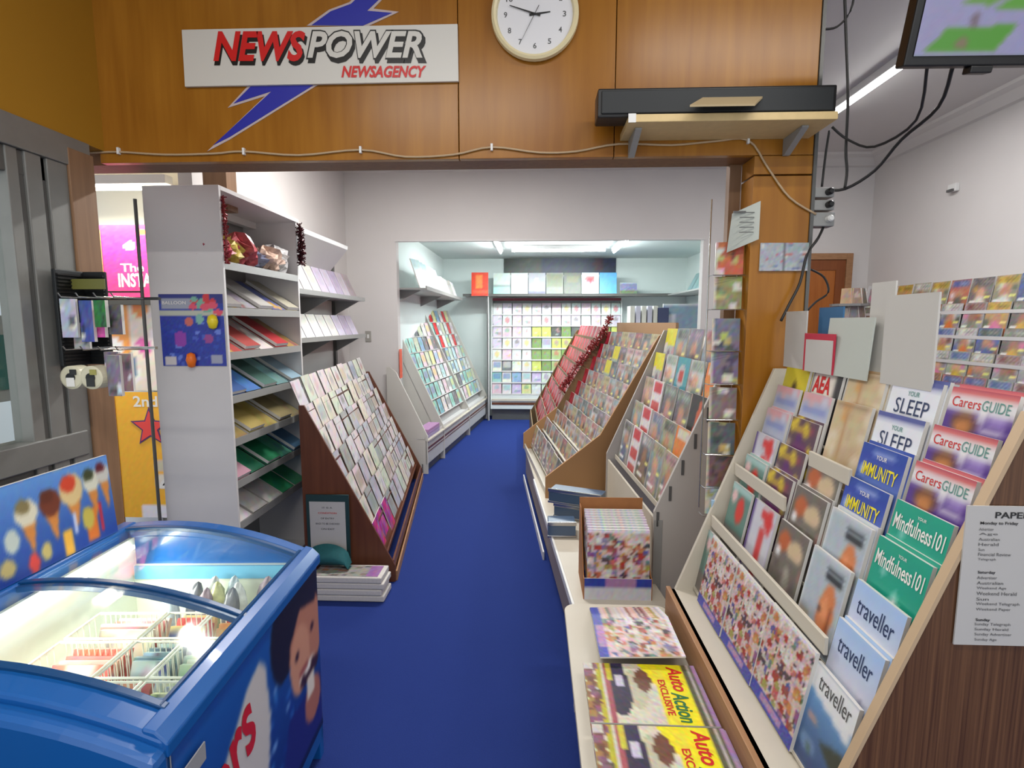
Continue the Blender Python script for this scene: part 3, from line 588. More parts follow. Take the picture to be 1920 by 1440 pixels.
# price list taped to the side panel
x0, z1 = at(1818, 950, .992); x1, z0 = at(1960, 1215, .992)
pp = tag(bx('price_list', (x0, .9965, z0), (x1, .9995, z1), mat('paper_white', (.72, .71, .70), .6)), 'printed white paper list taped to the walnut side panel', 'notice')
def lay_text(par, s, px, py, w_, h_, m_, Y, off=.01):
    a = at(px, py + h_, Y); b = at(px + w_, py, Y); return text(par, s, a[0], a[1], b[0] - a[0], b[1] - a[1], m_, 'lettering', off, y=Y)
lay_text(pp, 'PAPERS', 1866, 961, 78, 11, black_ink, .9955, .02)
for s, px, py, wd in [('Monday to Friday', 1838, 979, 72), ('Saturday', 1833, 1071, 34), ('Sunday', 1829, 1160, 28)]: lay_text(pp, s, px, py, wd, 6, black_ink, .9955, .02)
for i, wd in enumerate([28, 36, 40, 38, 12, 62, 34]): lay_text(pp, ['Advertiser', 'Age', 'Australian', 'Herald', 'Sun', 'Financial Review', 'Telegraph'][i], 1836 - i * .4, 990 + i * 9.5, wd, 5, grey_ink, .9955, 0)
for i, wd in enumerate([38, 50, 56, 76, 24, 82, 66]): lay_text(pp, ['Advertiser', 'Australian', 'Weekend Age', 'Weekend Herald', 'Sun', 'Weekend Telegraph', 'Weekend Paper'][i], 1832 - i * .4, 1081 + i * 10, wd, 5, grey_ink, .9955, 0)
for i, wd in enumerate([68, 64, 70, 42]): lay_text(pp, ['Sunday Telegraph', 'Sunday Herald', 'Sunday Advertiser', 'Sunday Age'][i], 1827, 1169 + i * 9.5, wd, 5, grey_ink, .9955, 0)

# ---- table in front of it
tb = empty('display_table', T(0, 0, 0), 'low cream table with rounded corners beside the blue aisle, holding piles of magazines', 'table')
def rr(x0, y0, x1, y1, r, n=5):
    out = []
    for cx_, cy_, a0_ in [(x1 - r, y1 - r, 0), (x0 + r, y1 - r, 90), (x0 + r, y0 + r, 180), (x1 - r, y0 + r, 270)]:
        out += [(cx_ + r * math.cos(R(a0_ + 90 * i / n)), cy_ + r * math.sin(R(a0_ + 90 * i / n))) for i in range(n + 1)]
    return out
obj('table_top', M().prism(rr(.13, .95, .546, 2.09, .05), .375, .40, 'z'), cream, tb, .003)
bx('apron', (.17, 1.0, .30), (.54, 2.04, .374), cream, tb)
for x, y in [(.19, 1.02), (.19, 2.0), (.51, 1.02), (.51, 2.0)]: bx('leg', (x - .02, y - .02, 0), (x + .02, y + .02, .30), cream, tb)
dv = tag(bx('divider_board', (.528, .95, .40), (.545, 2.03, .515), tan_wood, None, .002), 'long tan plywood board on edge between the low table and the counter rack', 'board')
# motor racing tabloids
def auto_art():
    A = Art(30, 44, (.78, .76, .70)).noise(.03)
    A.rect(0, .88, 1, 1, (.34, .33, .24)).rect(0, .93, 1, .95, (.7, .66, .66)).rect(0, .97, 1, 1, (.62, .5, .66))
    A.rect(0, .70, 1, .88, (.90, .84, .12)).poly([(.0, .5), (.30, .5), (.42, .70), (0, .70)], (.90, .84, .12)).rect(.1, .6, 1, .70, (.88, .82, .2))
    A.rect(.05, .36, .9, .52, (.80, .78, .70)).ell(.45, .42, .32, .10, (.72, .70, .60)).ell(.30, .50, .2, .07, (.42, .28, .2))
    A.ell(.45, .27, .45, .11, (.20, .17, .26)).rect(0, .23, .30, .36, (.20, .17, .28)).rect(.22, .27, .40, .34, (.75, .72, .80))
    A.rect(0, .17, 1, .21, (.62, .3, .34)).rect(0, .19, .3, .24, (.75, .72, .2)).rect(0, .14, 1, .16, (.78, .75, .7)).rect(0, .11, 1, .14, (.70, .66, .12))
    A.blobs([(.42, .22, .16), (.5, .35, .2), (.35, .28, .22), (.6, .45, .2), (.5, .3, .4)], 40, (.03, .07), 0, 0, 1, .09).rect(0, .0, .1, .08, (.75, .72, .7))
    return A.noise(.03)
AM = sheet(.262, .355, .005, auto_art())
def racing_titles(o):
    text(o, 'Auto', -.12, .262, .115, .045, red_ink, offset=.02, shear=.2); text(o, 'Action', -.0, .250, .122, .048, green_ink, offset=.02, shear=.2)
    text(o, 'EXCLUSIVE', -.055, .222, .15, .022, red_ink, offset=.02)
for s_, (yc, n) in enumerate([(1.505, 6), (1.225, 7)]):
    for i in range(n):
        X = T(.163 + .002 * (i % 2) + (0 if i == n - 1 else .006), yc + RND(-.003, .003), .401 + i * .0085) @ Rz(R(-90 + RND(-.6, .6))) @ Rx(R(-90)) @ T(0, -.005, 0)
        o = link('racing_tabloid', AM, None, X)
        if i == n - 1: racing_titles(o); tag(o, ['top yellow racing tabloid of the pile in the middle of the table', 'top yellow racing tabloid of the pile at the near table end'][s_], 'magazine', 'racing tabloids on the table')
        else: tag(o, f'racing tabloid in the {["middle", "near"][s_]} pile on the table, {ORD[n - 1 - i]} from the top', 'magazine', ['lower copies of the middle racing pile', 'lower copies of the near racing pile'][s_])
AF2 = sheet(.24, .275, .005, afl_art(24, 30))
for i in range(12):
    X = T(.232 - .001 * i, 1.93 - i * .0165, .401 + i * .006) @ Rz(R(-90 + RND(-1, 1))) @ Rx(R(-90 + 2)) @ T(0, -.005, 0)
    tag(link('football_magazine', AF2, None, X), 'top football magazine of the fanned pile on the table' if i == 11 else f'football magazine in the fanned pile on the table, {ORD[11 - i]} from the top', 'magazine', 'football magazines fanned on the table' if i < 11 else None)
tag(bx('loose_paper', (-.13, -.06, 0), (.13, .06, .002), mat('paper_loose', (.80, .79, .77), .6), None, 0, T(.39, 1.115, .466) @ Rz(R(4))), 'white loose sheet across the near edge of the racing tabloids', 'paper')

# ---- ledge along the island, rotated a little to follow the aisle
FL = T(-.085, 5.25, 0) @ Rz(R(-90 + 5.2))           # local x runs toward the camera, y into the island
lg = empty('island_plinth', FL, 'long cream plinth at the foot of the island racks along the aisle', 'plinth')
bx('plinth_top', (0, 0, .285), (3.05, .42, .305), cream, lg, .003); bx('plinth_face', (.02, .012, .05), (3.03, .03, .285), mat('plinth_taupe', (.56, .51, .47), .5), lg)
bx('plinth_kick', (.03, .05, 0), (3.0, .07, .05), black, lg); bx('edge_rail', (1.1, -.012, .27), (3.05, 0, .31), white, lg, .002)
bx('skirting_rail', (.1, -.02, .0), (1.9, -.01, .055), white, lg)
# open carton of football magazines on the plinth
FB = T(.385, 2.30, .305)
ct = empty('open_carton', FB, 'open carton printed white and blue, packed with football magazines, beside the white rack end', 'carton')
cart = Art(24, 6, (.82, .81, .84)).rect(0, .55, 1, 1, (.20, .26, .62)).rect(.33, .55, .75, 1, (.66, .50, .66)).rect(.2, .2, .8, .28, (.6, .58, .62)).noise(.02)
link('carton_front', sheet(.30, .10, .004, cart, (.8, .78, .8)), ct, T(0, 0, 0)); 
side_ = Art(12, 8, (.74, .72, .84)).blobs([(.35, .35, .7), (.8, .78, .86)], 8, (.1, .2)).noise(.02)
obj('carton_side', M().prism([(0, 0), (.26, 0), (.26, .36), (.20, .36), (.03, .10), (0, .10)], -.154, -.15, 'x'), cardboard, ct); obj('carton_side', M().prism([(0, 0), (.26, 0), (.26, .30), (.20, .30), (.03, .10), (0, .10)], .15, .154, 'x'), cardboard, ct)
bx('carton_back', (-.154, .26, 0), (.154, .264, .39), cardboard, ct); bx('carton_base', (-.15, .004, 0), (.15, .26, .004), cardboard, ct)
AF3 = sheet(.28, .31, .008, afl_art(24, 28))
for i in range(9):
    tag(link('football_magazine', AF3, None, FB @ T(.005 + RND(-.003, .003), .012 + i * .022, .006 + i * .004) @ Rx(R(-5))), 'football magazine at the front of the open carton' if i == 0 else f'football magazine in the open carton, {ORD[i]} copy from its front', 'magazine', None if i == 0 else 'football magazines in the open carton')
# shiny edged albums lying on the plinth
for i, (x, y, z, l) in enumerate([(2.03, .22, .305, .40), (2.02, .16, .405, .34), (2.27, .05, .305, .16)]):
    al = empty('album_box', FL @ T(x, y, z) @ Rz(R([60, 62, 85][i])), ['blue box with shiny silver edges leaning at the back of the plinth', 'second blue silver edged box stacked on the plinth', 'small pale blue silver edged box at the plinth corner'][i], 'box')
    bx('box_body', (-l / 2, 0, 0), (l / 2, .13, .085), mat('album_blue', (.28, .36, .46), .3), al, .004)
    bx('silver_edge', (-l / 2 - .004, -.004, .072), (l / 2 + .004, .01, .094), chrome, al, .003); bx('silver_edge', (-l / 2 - .004, -.004, -.0), (l / 2 + .004, .01, .014), chrome, al, .003)

# ---- magazine pools
MB = [(.62, .62, .66), (.45, .46, .50), (.70, .60, .58), (.52, .60, .62), (.74, .72, .70), (.40, .38, .40), (.66, .66, .52), (.38, .50, .54), (.66, .44, .42), (.78, .78, .78)]
PALM = [(.58, .32, .32), (.38, .42, .52), (.46, .52, .48), (.66, .60, .46), (.48, .42, .48), (.28, .27, .27), (.76, .75, .73), (.70, .55, .55), (.45, .55, .58), (.5, .42, .36)]
magpool = variants(22, .20, .27, .008, MB, lambda b: mag_art(b, PALM))
# ---- island rack G1 (white end panel)
k1 = .44; F1 = T(.525, 3.6, 0) @ Rz(R(-90 + 3.5)); L1 = 1.12
tops1 = [1.50, 1.34, 1.18, 1.02, .89]
r1, sl1 = rack('magazine_rack', 'sloping magazine rack with plain white end panel in the middle island', 'rack', F1, L1, .66, 1.50, k1, tops1, .26, R(10), cream, cream, foot=.31 * 0, depth=.62, lip=.02, end_m=mat('end_white', (.70, .68, .66), .5))
for i in range(7):
    z = .64 + i * .125; bx('tier_clip', (L1 + .018, k1 * (z - .66) + .0, z - .05), (L1 + .024, k1 * (z - .66) + .012, z + .02), grey_ink, r1)
obj('upright_trim', M().box((L1 + .018, -.02, .02), (L1 + .024, .02, .62)), steel_grey, r1)
special = {(2, 4): sheet(.20, .27, .008, Art(12, 16, (.20, .18, .18)).poly([(.3, 0), (.5, 0), (.75, .9), (.55, .9)], (.75, .35, .25)).noise(.02)), (1, 2): sheet(.20, .27, .008, Art(12, 16, (.28, .56, .60)).ell(.45, .6, .3, .25, (.66, .66, .66)).ell(.45, .6, .18, .15, (.7, .25, .22)).rect(.05, .1, .9, .2, (.7, .72, .7)).noise(.02))}
orng = sheet(.20, .27, .008, Art(12, 16, (.84, .50, .24)).ell(.5, .3, .3, .2, (.85, .6, .4)).rect(.1, .8, .9, .95, (.8, .78, .7)).noise(.03))
yel = sheet(.20, .27, .008, Art(12, 16, (.66, .66, .66)).rect(0, .62, 1, 1, (.80, .76, .20)).blobs(PALM, 6, (.1, .2), 0, 0, 1, .6).noise(.03))
redw = sheet(.20, .27, .008, Art(12, 16, (.80, .78, .78)).rect(.1, .70, .9, .94, (.74, .22, .26)).rect(.1, .3, .9, .5, (.74, .3, .32)).rect(.1, .0, .9, .15, (.7, .35, .35)).noise(.03))
def pick1(i, j):
    if (i, j) in special: return special[(i, j)], ['black', 'teal'][i == 1]
    if j == 4 and i in (1, 3): return orng, 'orange'
    if j == 0 and i in (0, 1): return yel, 'yellow topped'
    if i >= 2 and j <= 1: return (redw, 'red and white') if j == 1 else magpool[i]
    return random.choice(magpool)
fill(F1, sl1, L1, 5, magpool, R(10), 'magazine', 'magazine', ('magazine on the white ended rack', 'from near end'), 'magazines on the white ended island rack', rev=True, pick=pick1, jitter=.006)
# ---- island rack G2
def k2(z): return max(0, 1.3 * (z - .46)) if z < .76 else .39 + .58 * (z - .76)
k2.brk = .76
F2 = T(-.075, 5.2, 0) @ Rz(R(-90 + 7)); L2 = 1.5
tops2 = [1.46, 1.34, 1.22, 1.10, .98, .87, .78, .70, .62, .54]
r2, sl2 = rack('magazine_rack', 'long sloping magazine rack in the island beyond the white ended one', 'rack', F2, L2, .46, 1.46, k2, tops2, .20, R(14), cream, cream, foot=.306, depth=.98, lip=.003, end_m=mat('end_tan', (.66, .50, .33), .6))
magpool2 = variants(18, .175, .205, .007, MB, lambda b: mag_art(b, PALM))
redgift = [(sheet(.175, .205, .012, Art(8, 10, (.62, .10, .16)).blobs([(.72, .16, .24), (.5, .05, .1), (.8, .3, .4)], 7, (.1, .25)).noise(.03)), 'red')]
def pick2(i, j):
    if j == 0 and i < 6: return redgift[0]
    if j == 3 and i in (1, 2): return yel2
    return random.choice(magpool2)
yel2 = (sheet(.175, .205, .008, Art(8, 10, (.80, .76, .20)).rect(0, 0, 1, .4, (.6, .66, .62)).noise(.03)), 'yellow topped')
fill(F2, sl2, L2, 8, magpool2, R(14), 'magazine', 'magazine', ('magazine on the long island rack', 'from near end'), 'magazines on the long island rack', rev=True, pick=pick2, jitter=.006)
bx('spine_board', (0, .90, .3), (L2, .92, 1.55), mat('kraft_board', (.66, .52, .38), .6), r2)
# ---- island rack G3: stepped brown display with red envelopes
k3 = .56; F3 = T(-.03, 7.35, 0) @ Rz(R(-90 + 1.5)); L3 = 2.1
tops3 = [1.50, 1.36, 1.22, 1.08, .94, .80, .66, .52]
stepm = wood('step_wood', (.42, .33, .22), (.52, .42, .29), .5)
r3, sl3 = rack('stepped_rack', 'stepped brown wooden rack holding red packets at the far end of the island', 'rack', F3, L3, .30, 1.45, k3, tops3, .16, R(20), stepm, stepm, lip=.05, depth=.85)
rp = [(sheet(.20, .17, .02, Art(6, 6, c_).blobs([(.80, .16, .2), (.6, .05, .1), (.78, .3, .36)], 4, (.15, .3)).noise(.04)), n_) for c_, n_ in [((.74, .10, .14), 'bright red'), ((.60, .08, .14), 'dark red'), ((.72, .2, .26), 'rosy red')]]
fill(F3, sl3, L3, 8, rp, R(20), 'gift_packet', 'packet', ('gift packet on the stepped brown rack', 'from near end'), 'red gift packets on the stepped rack', rev=True, skipf=lambda i, j: False)
# garland at top of island
gm = M(); gpts = [Vector(q) for q in [(.74, 5.22, 1.60), (.68, 5.20, 1.46), (.55, 5.22, 1.30), (.40, 5.24, 1.08), (.28, 5.26, .88)]]
gm.tube(gpts, .006)
for i in range(190):
    t = RND(0, 3.999); q = gpts[int(t)].lerp(gpts[int(t) + 1], t - int(t)); a = Vector((RND(-1, 1), RND(-1, 1), RND(-1, 1))).normalized() * .045
    gm.tube([q - a, q + a], .004, 4)
tag(obj('tinsel_garland', gm, mat('tinsel_red', (.55, .20, .20), .3)), 'dark red tinsel garland trailing down beside the stepped island rack', 'garland')

# ---- card room left wall rack (two bays of cards, one empty bay)
ang = math.atan2(1.106 - .736, 8.77 - 5.30)
F4 = T(-1.10, 5.32, 0) @ Rz(R(90) - ang); k4 = .47; L4 = 3.25      # local x runs away from the camera
tops4 = [1.72, 1.54, 1.36, 1.18, 1.0, .82, .64]
r4, _ = rack('card_rack', 'long white sloping card rack along the window side of the card room', 'rack', F4, L4, .36, 1.74, k4, [.46], .10, R(15), mat('bay_grey', (.68, .68, .68), .6), white_lam, end_ls=(.64, 1.93, 3.22), foot=0, kick=(0, .10), lip=.02, depth=.70, end_m=mat('upright_white', (.76, .75, .72), .5))
obj('end_panel', M().prism([(-.02, 0), (-.02, .40), (.30, 1.05), (.36, 1.10), (.40, 1.10), (.40, 0)], 0, .018, 'x'), mat('upright_white'), r4)
bb = [c_ for c_ in r4.children if c_.name.startswith('back_board')][0]; bb.location.x = .64; bb.scale.x = (L4 - .64) / L4
bx('brown_stripe', (.02, -.016, .25), (L4, -.012, .27), brown_lam, r4); bx('brown_stripe', (.02, -.016, .22), (L4, -.012, .228), brown_lam, r4); bx('front_ledge', (.02, -.03, .335), (L4, .02, .35), cream, r4)
gcards = variants(26, .135, .175, .005, GC, greeting_art); gteal = variants(6, .135, .175, .005, [(.55, .78, .75), (.62, .84, .80), (.50, .72, .78)], greeting_art)
def slots_for(k_, z0_, tops_, hc_, tl_): return [(k_ * (t - z0_) - hc_ * math.sin(tl_), t - hc_ * math.cos(tl_)) for t in tops_]
sl4 = slots_for(k4, .36, tops4, .17, R(18))
for yb, zb_ in sl4: bx('card_tier', (.66, yb - .012, zb_ - .008), (L4, yb + .09, zb_ - .001), white_lam, r4); 
def sub(F, x0): return F @ T(x0, 0, 0)
fill(sub(F4, .67), sl4, 1.25, 7, gcards, R(18), 'greeting_card', 'card', ('card, window side rack first bay', 'from near end'), 'greeting cards on the window side rack', pick=lambda i, j: random.choice(gteal) if j < 2 else random.choice(gcards))
fill(sub(F4, 1.96), sl4, 1.24, 7, gcards, R(18), 'greeting_card', 'card', ('card, window side rack second bay', 'from near end'), 'greeting cards on the window side rack', pick=lambda i, j: random.choice(rp_card) if j == 1 and i < 3 else random.choice(gcards)) if False else None
redc = (sheet(.135, .175, .005, Art(6, 8, (.74, .10, .12)).blobs([(.85, .3, .3)], 2, (.1, .2)).noise(.03)), 'red')
fill(sub(F4, 1.96), sl4, 1.24, 7, gcards, R(18), 'greeting_card', 'card', ('card, window side rack second bay', 'from near end'), 'greeting cards on the window side rack', pick=lambda i, j: redc if (j in (1, 5) and i < 3) else random.choice(gcards))
for i in range(3): tag(bx('purple_notebook', (.08, -.0 + .0, 0), (.5, .13, .03), mat('lilac%d' % i, (.55 + .06 * i, .50, .66), .5), None, .003, F4 @ T(.02, .0, .352 + .031 * i)), f'lilac notebook {["at the bottom", "in the middle", "on top"][i]} of the pile in the empty bay', 'notebook', 'lilac notebooks')
tag(bx('orange_tag', (.0, .0, 0), (.004, .10, .30), mat('coral', (.86, .33, .20), .5), None, 0, T(-1.37, 5.40, .98)), 'orange hanging tag at the opening edge of the card room', 'tag')
# shelf over it with leaning folders
w1 = empty('wall_shelf', T(0, 0, .06), 'long grey shelf high on the window side wall of the card room', 'shelf')
bx('shelf_board', (-1.48, 5.56, 1.83), (-1.12, 8.35, 1.85), steel_grey, w1, .002); bx('shelf_lip', (-1.12, 5.56, 1.83), (-1.105, 8.35, 1.87), steel_grey, w1)
for x in (5.7, 7.0, 8.2): obj('bracket', M().prism([(-1.48, 1.70), (-1.48, 1.829), (-1.2, 1.829)], x, x + .015, 'y'), steel_grey, w1)
fc = [(.62, .76, .77), (.60, .74, .76), (.58, .72, .75), (.76, .79, .84), (.74, .78, .86), (.75, .78, .82), (.82, .85, .80), (.7, .74, .68), (.82, .84, .84), (.6, .6, .58), (.84, .85, .83), (.8, .8, .8)]
for i in range(12):
    h = .32 if i < 6 else .25
    X = T(-1.15 - .01 * (i % 3), 5.66 + i * .215, 1.912) @ Rz(R(90 - 14)) @ Rx(R(-20))
    tag(link('folder', sheet(.20, h, .012, Art(6, 8, fc[i]).rect(.1, .65, .9, .8, np.array(fc[i]) * .9).noise(.02)), None, X), f'{hue(fc[i])} folder on the window side shelf, {ORD[i]} from the opening', 'folder', 'folders on the window side shelf')
# ---- back wall card rack
F5 = T(-.66, 8.42, 0); k5 = .16; L5 = 2.05
tops5 = [1.86, 1.68, 1.50, 1.32, 1.14, .96, .78, .60]
r5, sl5 = rack('card_rack', 'white card rack covering the back wall of the card room', 'rack', F5, L5, .33, 1.90, k5, tops5, .185, R(8), mat('rack_white', (.82, .84, .83), .5), white_lam, foot=.18, lip=.012, kick=(0, .18))
bx('front_ledge', (0, -.03, .31), (L5, .03, .345), cream, r5); bx('brown_stripe', (0, -.018, .25), (L5, -.012, .285), brown_lam, r5); bx('red_rail', (0, .22, 1.90), (L5, .24, 1.94), mat('rail_red', (.5, .2, .25), .5), r5)
def pick5(i, j):
    b = [(.86, .87, .86), (.84, .80, .86), (.88, .80, .83), (.80, .87, .84)][j % 4] if i < 4 else random.choice(GC + [(.3, .3, .28), (.78, .82, .4), (.5, .68, .66)])
    if 7 < j and 3 <= i <= 5: b = random.choice([(.80, .84, .45), (.55, .7, .4), (.35, .36, .34), (.6, .6, .5)])
    return None
back_pools = {'pale': variants(10, .145, .185, .005, [(.86, .87, .86), (.84, .80, .86), (.88, .78, .82), (.80, .87, .84)], greeting_art), 'mix': variants(14, .145, .185, .005, GC, greeting_art), 'lime': variants(8, .145, .185, .005, [(.78, .82, .42), (.5, .62, .36), (.33, .34, .32), (.66, .72, .5), (.75, .8, .78)], greeting_art)}
fill(F5, sl5, L5, 13, None, R(8), 'greeting_card', 'card', ('greeting card on the back wall rack', 'from window side'), 'greeting cards on the back wall', pick=lambda i, j: random.choice(back_pools['lime' if j >= 4 and 2 <= i <= 5 else ('pale' if i < 5 else 'mix')]), jitter=.003)
s5 = empty('wall_shelf', T(0, 0, 0), 'long grey shelf along the back wall above the card rack', 'shelf')
bx('shelf_board', (-1.1, 8.36, 1.965), (2.46, 8.82, 1.985), steel_grey, s5, .002); bx('shelf_lip', (-1.1, 8.345, 1.955), (2.46, 8.36, 1.995), alu_dark, s5)
bf = [((.74, .80, .77), 'pale green'), ((.78, .80, .79), 'pale grey'), ((.60, .60, .63), 'grey'), ((.50, .52, .48), 'olive grey'), ((.38, .40, .36), 'dark olive'), ((.88, .90, .90), 'white with red flower'), ((.36, .66, .86), 'bright blue')]
for i, (c_, n_) in enumerate(bf):
    A = Art(10, 10, c_)
    if i == 0: A.rect(0, 0, 1, .35, (.62, .82, .76)).rect(0, .4, 1, .46, (.5, .55, .55))
    if i == 2: A.rect(.4, .6, .6, .78, (.9, .9, .9)).rect(0, 0, 1, .12, (.4, .4, .5))
    if i == 3: A.rect(.1, .4, .9, .9, (.42, .44, .34))
    if i == 4: A.rect(.2, .55, .8, .85, (.45, .46, .36))
    if i == 5: A.ell(.5, .7, .3, .2, (.78, .45, .48)).ell(.5, .7, .15, .1, (.7, .2, .25))
    tag(link('photo_album', sheet(.265, .34, .02, A.noise(.015)), None, T(-.50 + i * .276, 8.45, 1.987) @ Rx(R(-8))), f'{n_} album standing on the back wall shelf under the dark poster', 'album', 'albums on the back wall shelf')
A = Art(10, 14, (.82, .24, .16)).rect(.25, .35, .65, .88, (.86, .50, .26)).rect(.1, .1, .9, .25, (.88, .36, .24)).noise(.02)
tag(link('photo_album', sheet(.26, .36, .02, A), None, T(-.83, 8.30, 1.96) @ Rx(R(-6))), 'orange red album at the window side end of the back wall shelf', 'album')
A = Art(10, 10, (.70, .74, .76)).rect(0, 0, 1, .4, (.42, .48, .36)).rect(0, .4, 1, .9, (.48, .48, .62)).noise(.04)
tag(link('framed_picture', sheet(.26, .18, .02, A), None, T(1.47, 8.45, 1.987) @ Rx(R(-8))), 'small landscape picture on the back shelf beside the blue album', 'picture')
for i in range(3): tag(link('folder', sheet(.24, .34, .02, Art(6, 8, (.58, .72, .73)).noise(.02)), None, T(2.3, 8.2 - i * .2, 1.987) @ Rz(R(-90)) @ Rx(R(-28))), f'grey green folder leaning on the counter side shelf, {ORD[i]} from the corner', 'folder', 'folders at the counter side')
bx('shelf_board', (2.05, 5.56, 1.96), (2.46, 8.345, 1.98), steel_grey, s5)
P0 = at(945, 476, 8.78); P1 = at(1155, 512, 8.78)
A = Art(40, 8, (.13, .17, .27)).rect(0, 0, .33, 1, (.22, .25, .22)).blobs([(.3, .32, .26), (.18, .22, .2), (.38, .38, .34)], 18, (.02, .06), 0, 0, .33, 1).ell(.85, .5, .05, .3, (.25, .14, .2)).noise(.02)
tag(link('dark_poster', sheet(P1[0] - P0[0], .34, .01, A), None, T((P0[0] + P1[0]) / 2, 8.80, 2.32)), 'wide dark blue poster high on the back wall above the albums', 'poster')
bn = empty('corner_post', T(-.71, 8.36, 0), 'narrow dark post where the window side rack meets the back wall rack', 'post'); bx('post_body', (-.02, 0, 0), (.0, .05, 1.96), grey_ink, bn); bx('post_face', (0.0, -.005, 0), (.012, .05, 1.96), white_lam, bn)
# stock on the counter side of card room
cs = empty('stock_shelf', T(0, 0, 0), 'white shelf unit against the counter side wall of the card room', 'shelf')
bx('back_panel', (2.42, 6.3, 0), (2.46, 8.3, 1.7), white_lam, cs); bx('side_panel', (1.35, 6.9, 0), (2.42, 6.92, 1.45), mat('kraft_board'), cs); bx('shelf_board', (1.15, 6.5, 1.46), (2.42, 6.95, 1.48), white_lam, cs)
for i in range(5): tag(bx('white_box', (1.18 + i * .07, 6.62, 1.482), (1.235 + i * .07, 6.85, 1.482 + .27), mat('whitebox%d' % (i % 2), [(.84, .84, .8), (.78, .78, .84)][i % 2], .5), None, .002), f'slim white box upright on the stock shelf, {ORD[i]} from the aisle', 'box', 'white boxes on the stock shelf')
A = Art(12, 8, (.52, .60, .68)).rect(.1, .15, .3, .5, (.86, .86, .88)).rect(0, .92, 1, 1, (.85, .85, .86)).noise(.02)
tag(link('blue_board', sheet(.50, .30, .02, A), None, T(1.85, 6.7, 1.482) @ Rx(R(-5))), 'grey blue board leaning on the stock shelf with a small white label', 'board')
tag(bx('blue_box', (-.07, 0, 0), (.07, .12, .25), mat('box_navy', (.25, .28, .42), .4), None, .003, T(1.575, 6.62, 1.482)), 'dark blue and white box beside the grey blue board', 'box')
# ---- brown card rack by the aisle
angB = math.atan2(1.116 - .839, 5.16 - 3.06)
F6 = T(-.845, 3.04, 0) @ Rz(R(90) + angB); k6 = .50; L6 = 2.12
tops6 = [1.20, 1.055, .91, .765, .62, .475, .33]
r6, sl6 = rack('card_rack', 'low sloping brown laminate rack full of greeting cards beside the aisle', 'rack', F6, L6, .10, 1.08, k6, tops6, .19, R(20), brown_lam, brown_lam, lip=.012, depth=.50, bk=.02)
bx('front_strip', (0, -.03, 0), (L6, -.02, .06), tan_wood, r6)
gB = variants(26, .165, .20, .006, [(.84, .82, .80), (.80, .78, .80), (.86, .82, .76), (.72, .72, .76), (.84, .78, .78), (.62, .64, .62), (.80, .82, .74)], lambda b: greeting_art(b, PALM), side=(.42, .40, .38))
pk = (sheet(.165, .20, .006, Art(6, 8, (.60, .20, .42)).noise(.12)), 'magenta')
fill(F6, sl6, L6, 11, gB, R(20), 'greeting_card', 'card', ('greeting card on the brown aisle rack', 'from near end'), 'greeting cards on the brown aisle rack', pick=lambda i, j: pk if (i == 6 and j < 3) else random.choice(gB), jitter=.014)
# notice and teal bag hung on its end, bundle on the floor
nt_ = empty('notice_holder', T(-1.19, 2.945, 0), 'white typed notice in a dark teal frame standing against the brown rack end', 'notice')
bx('frame_board', (-.125, 0, .16), (.125, .012, .56), mat('teal_board', (.10, .22, .23), .5), nt_); nb = bx('notice_sheet', (-.105, -.003, .20), (.105, 0, .52), mat('paper_white'), nt_)
for i, (s, wd) in enumerate([('IT IS A', .06), ('CONDITION', .11), ('OF ENTRY', .08), ('BAGS TO BE CHECKED', .14), ('ON EXIT', .08)]): text(nt_, s, -wd / 2, .48 - i * .032, wd, .010, [grey_ink, red_ink, grey_ink, grey_ink, grey_ink][i], 'lettering', y=-.0042)
bgm = M().grid(lambda u, v: (-.13 + .27 * u, -.06 + .02 * math.sin(u * 9) - .03 * math.sin(v * 3.1), .155 + .11 * math.sin(v * 1.5) * (.8 + .2 * math.sin(u * 7)) * math.sin(min(u, 1 - u) * 6 if min(u, 1 - u) < .26 else 1.57)), 14, 8)
bgm2 = M().grid(lambda u, v: (-.14 + .28 * u, -.02 - .07 * math.sin(v * math.pi), .152 + (.02 + .11 * math.sin(u * math.pi) ** .4) * v), 14, 8)
tag(obj('fabric_bag', bgm2, teal_m, None, 0, T(-1.185, 2.93, 0), smooth=True), 'crumpled dark teal cloth bag under the typed notice', 'bag')
bd = empty('newspaper_bundle', T(-1.025, 2.79, 0), 'white wrapped bundle of newspapers on the carpet at the brown rack end', 'bundle')
for i in range(4): bx('newspaper', (-.21 + .003 * i, -.01 - .002 * (i % 2), .003 + i * .036), (.20 - .012 * (i % 2), .15, .003 + i * .036 + .034), mat('newsprint', (.76, .74, .72), .7, noise=.05, scale=90), bd, .006)
A = Art(30, 10, (.56, .54, .52)).blobs([(.4, .35, .32), (.7, .68, .66), (.6, .42, .3), (.32, .32, .34)], 30, (.03, .09)).rect(.82, 0, 1, 1, (.55, .38, .58)).noise(.03)
link('front_page', sheet(.37, .13, .002, A), bd, T(-.02, .0, .148) @ Rx(R(-90)))

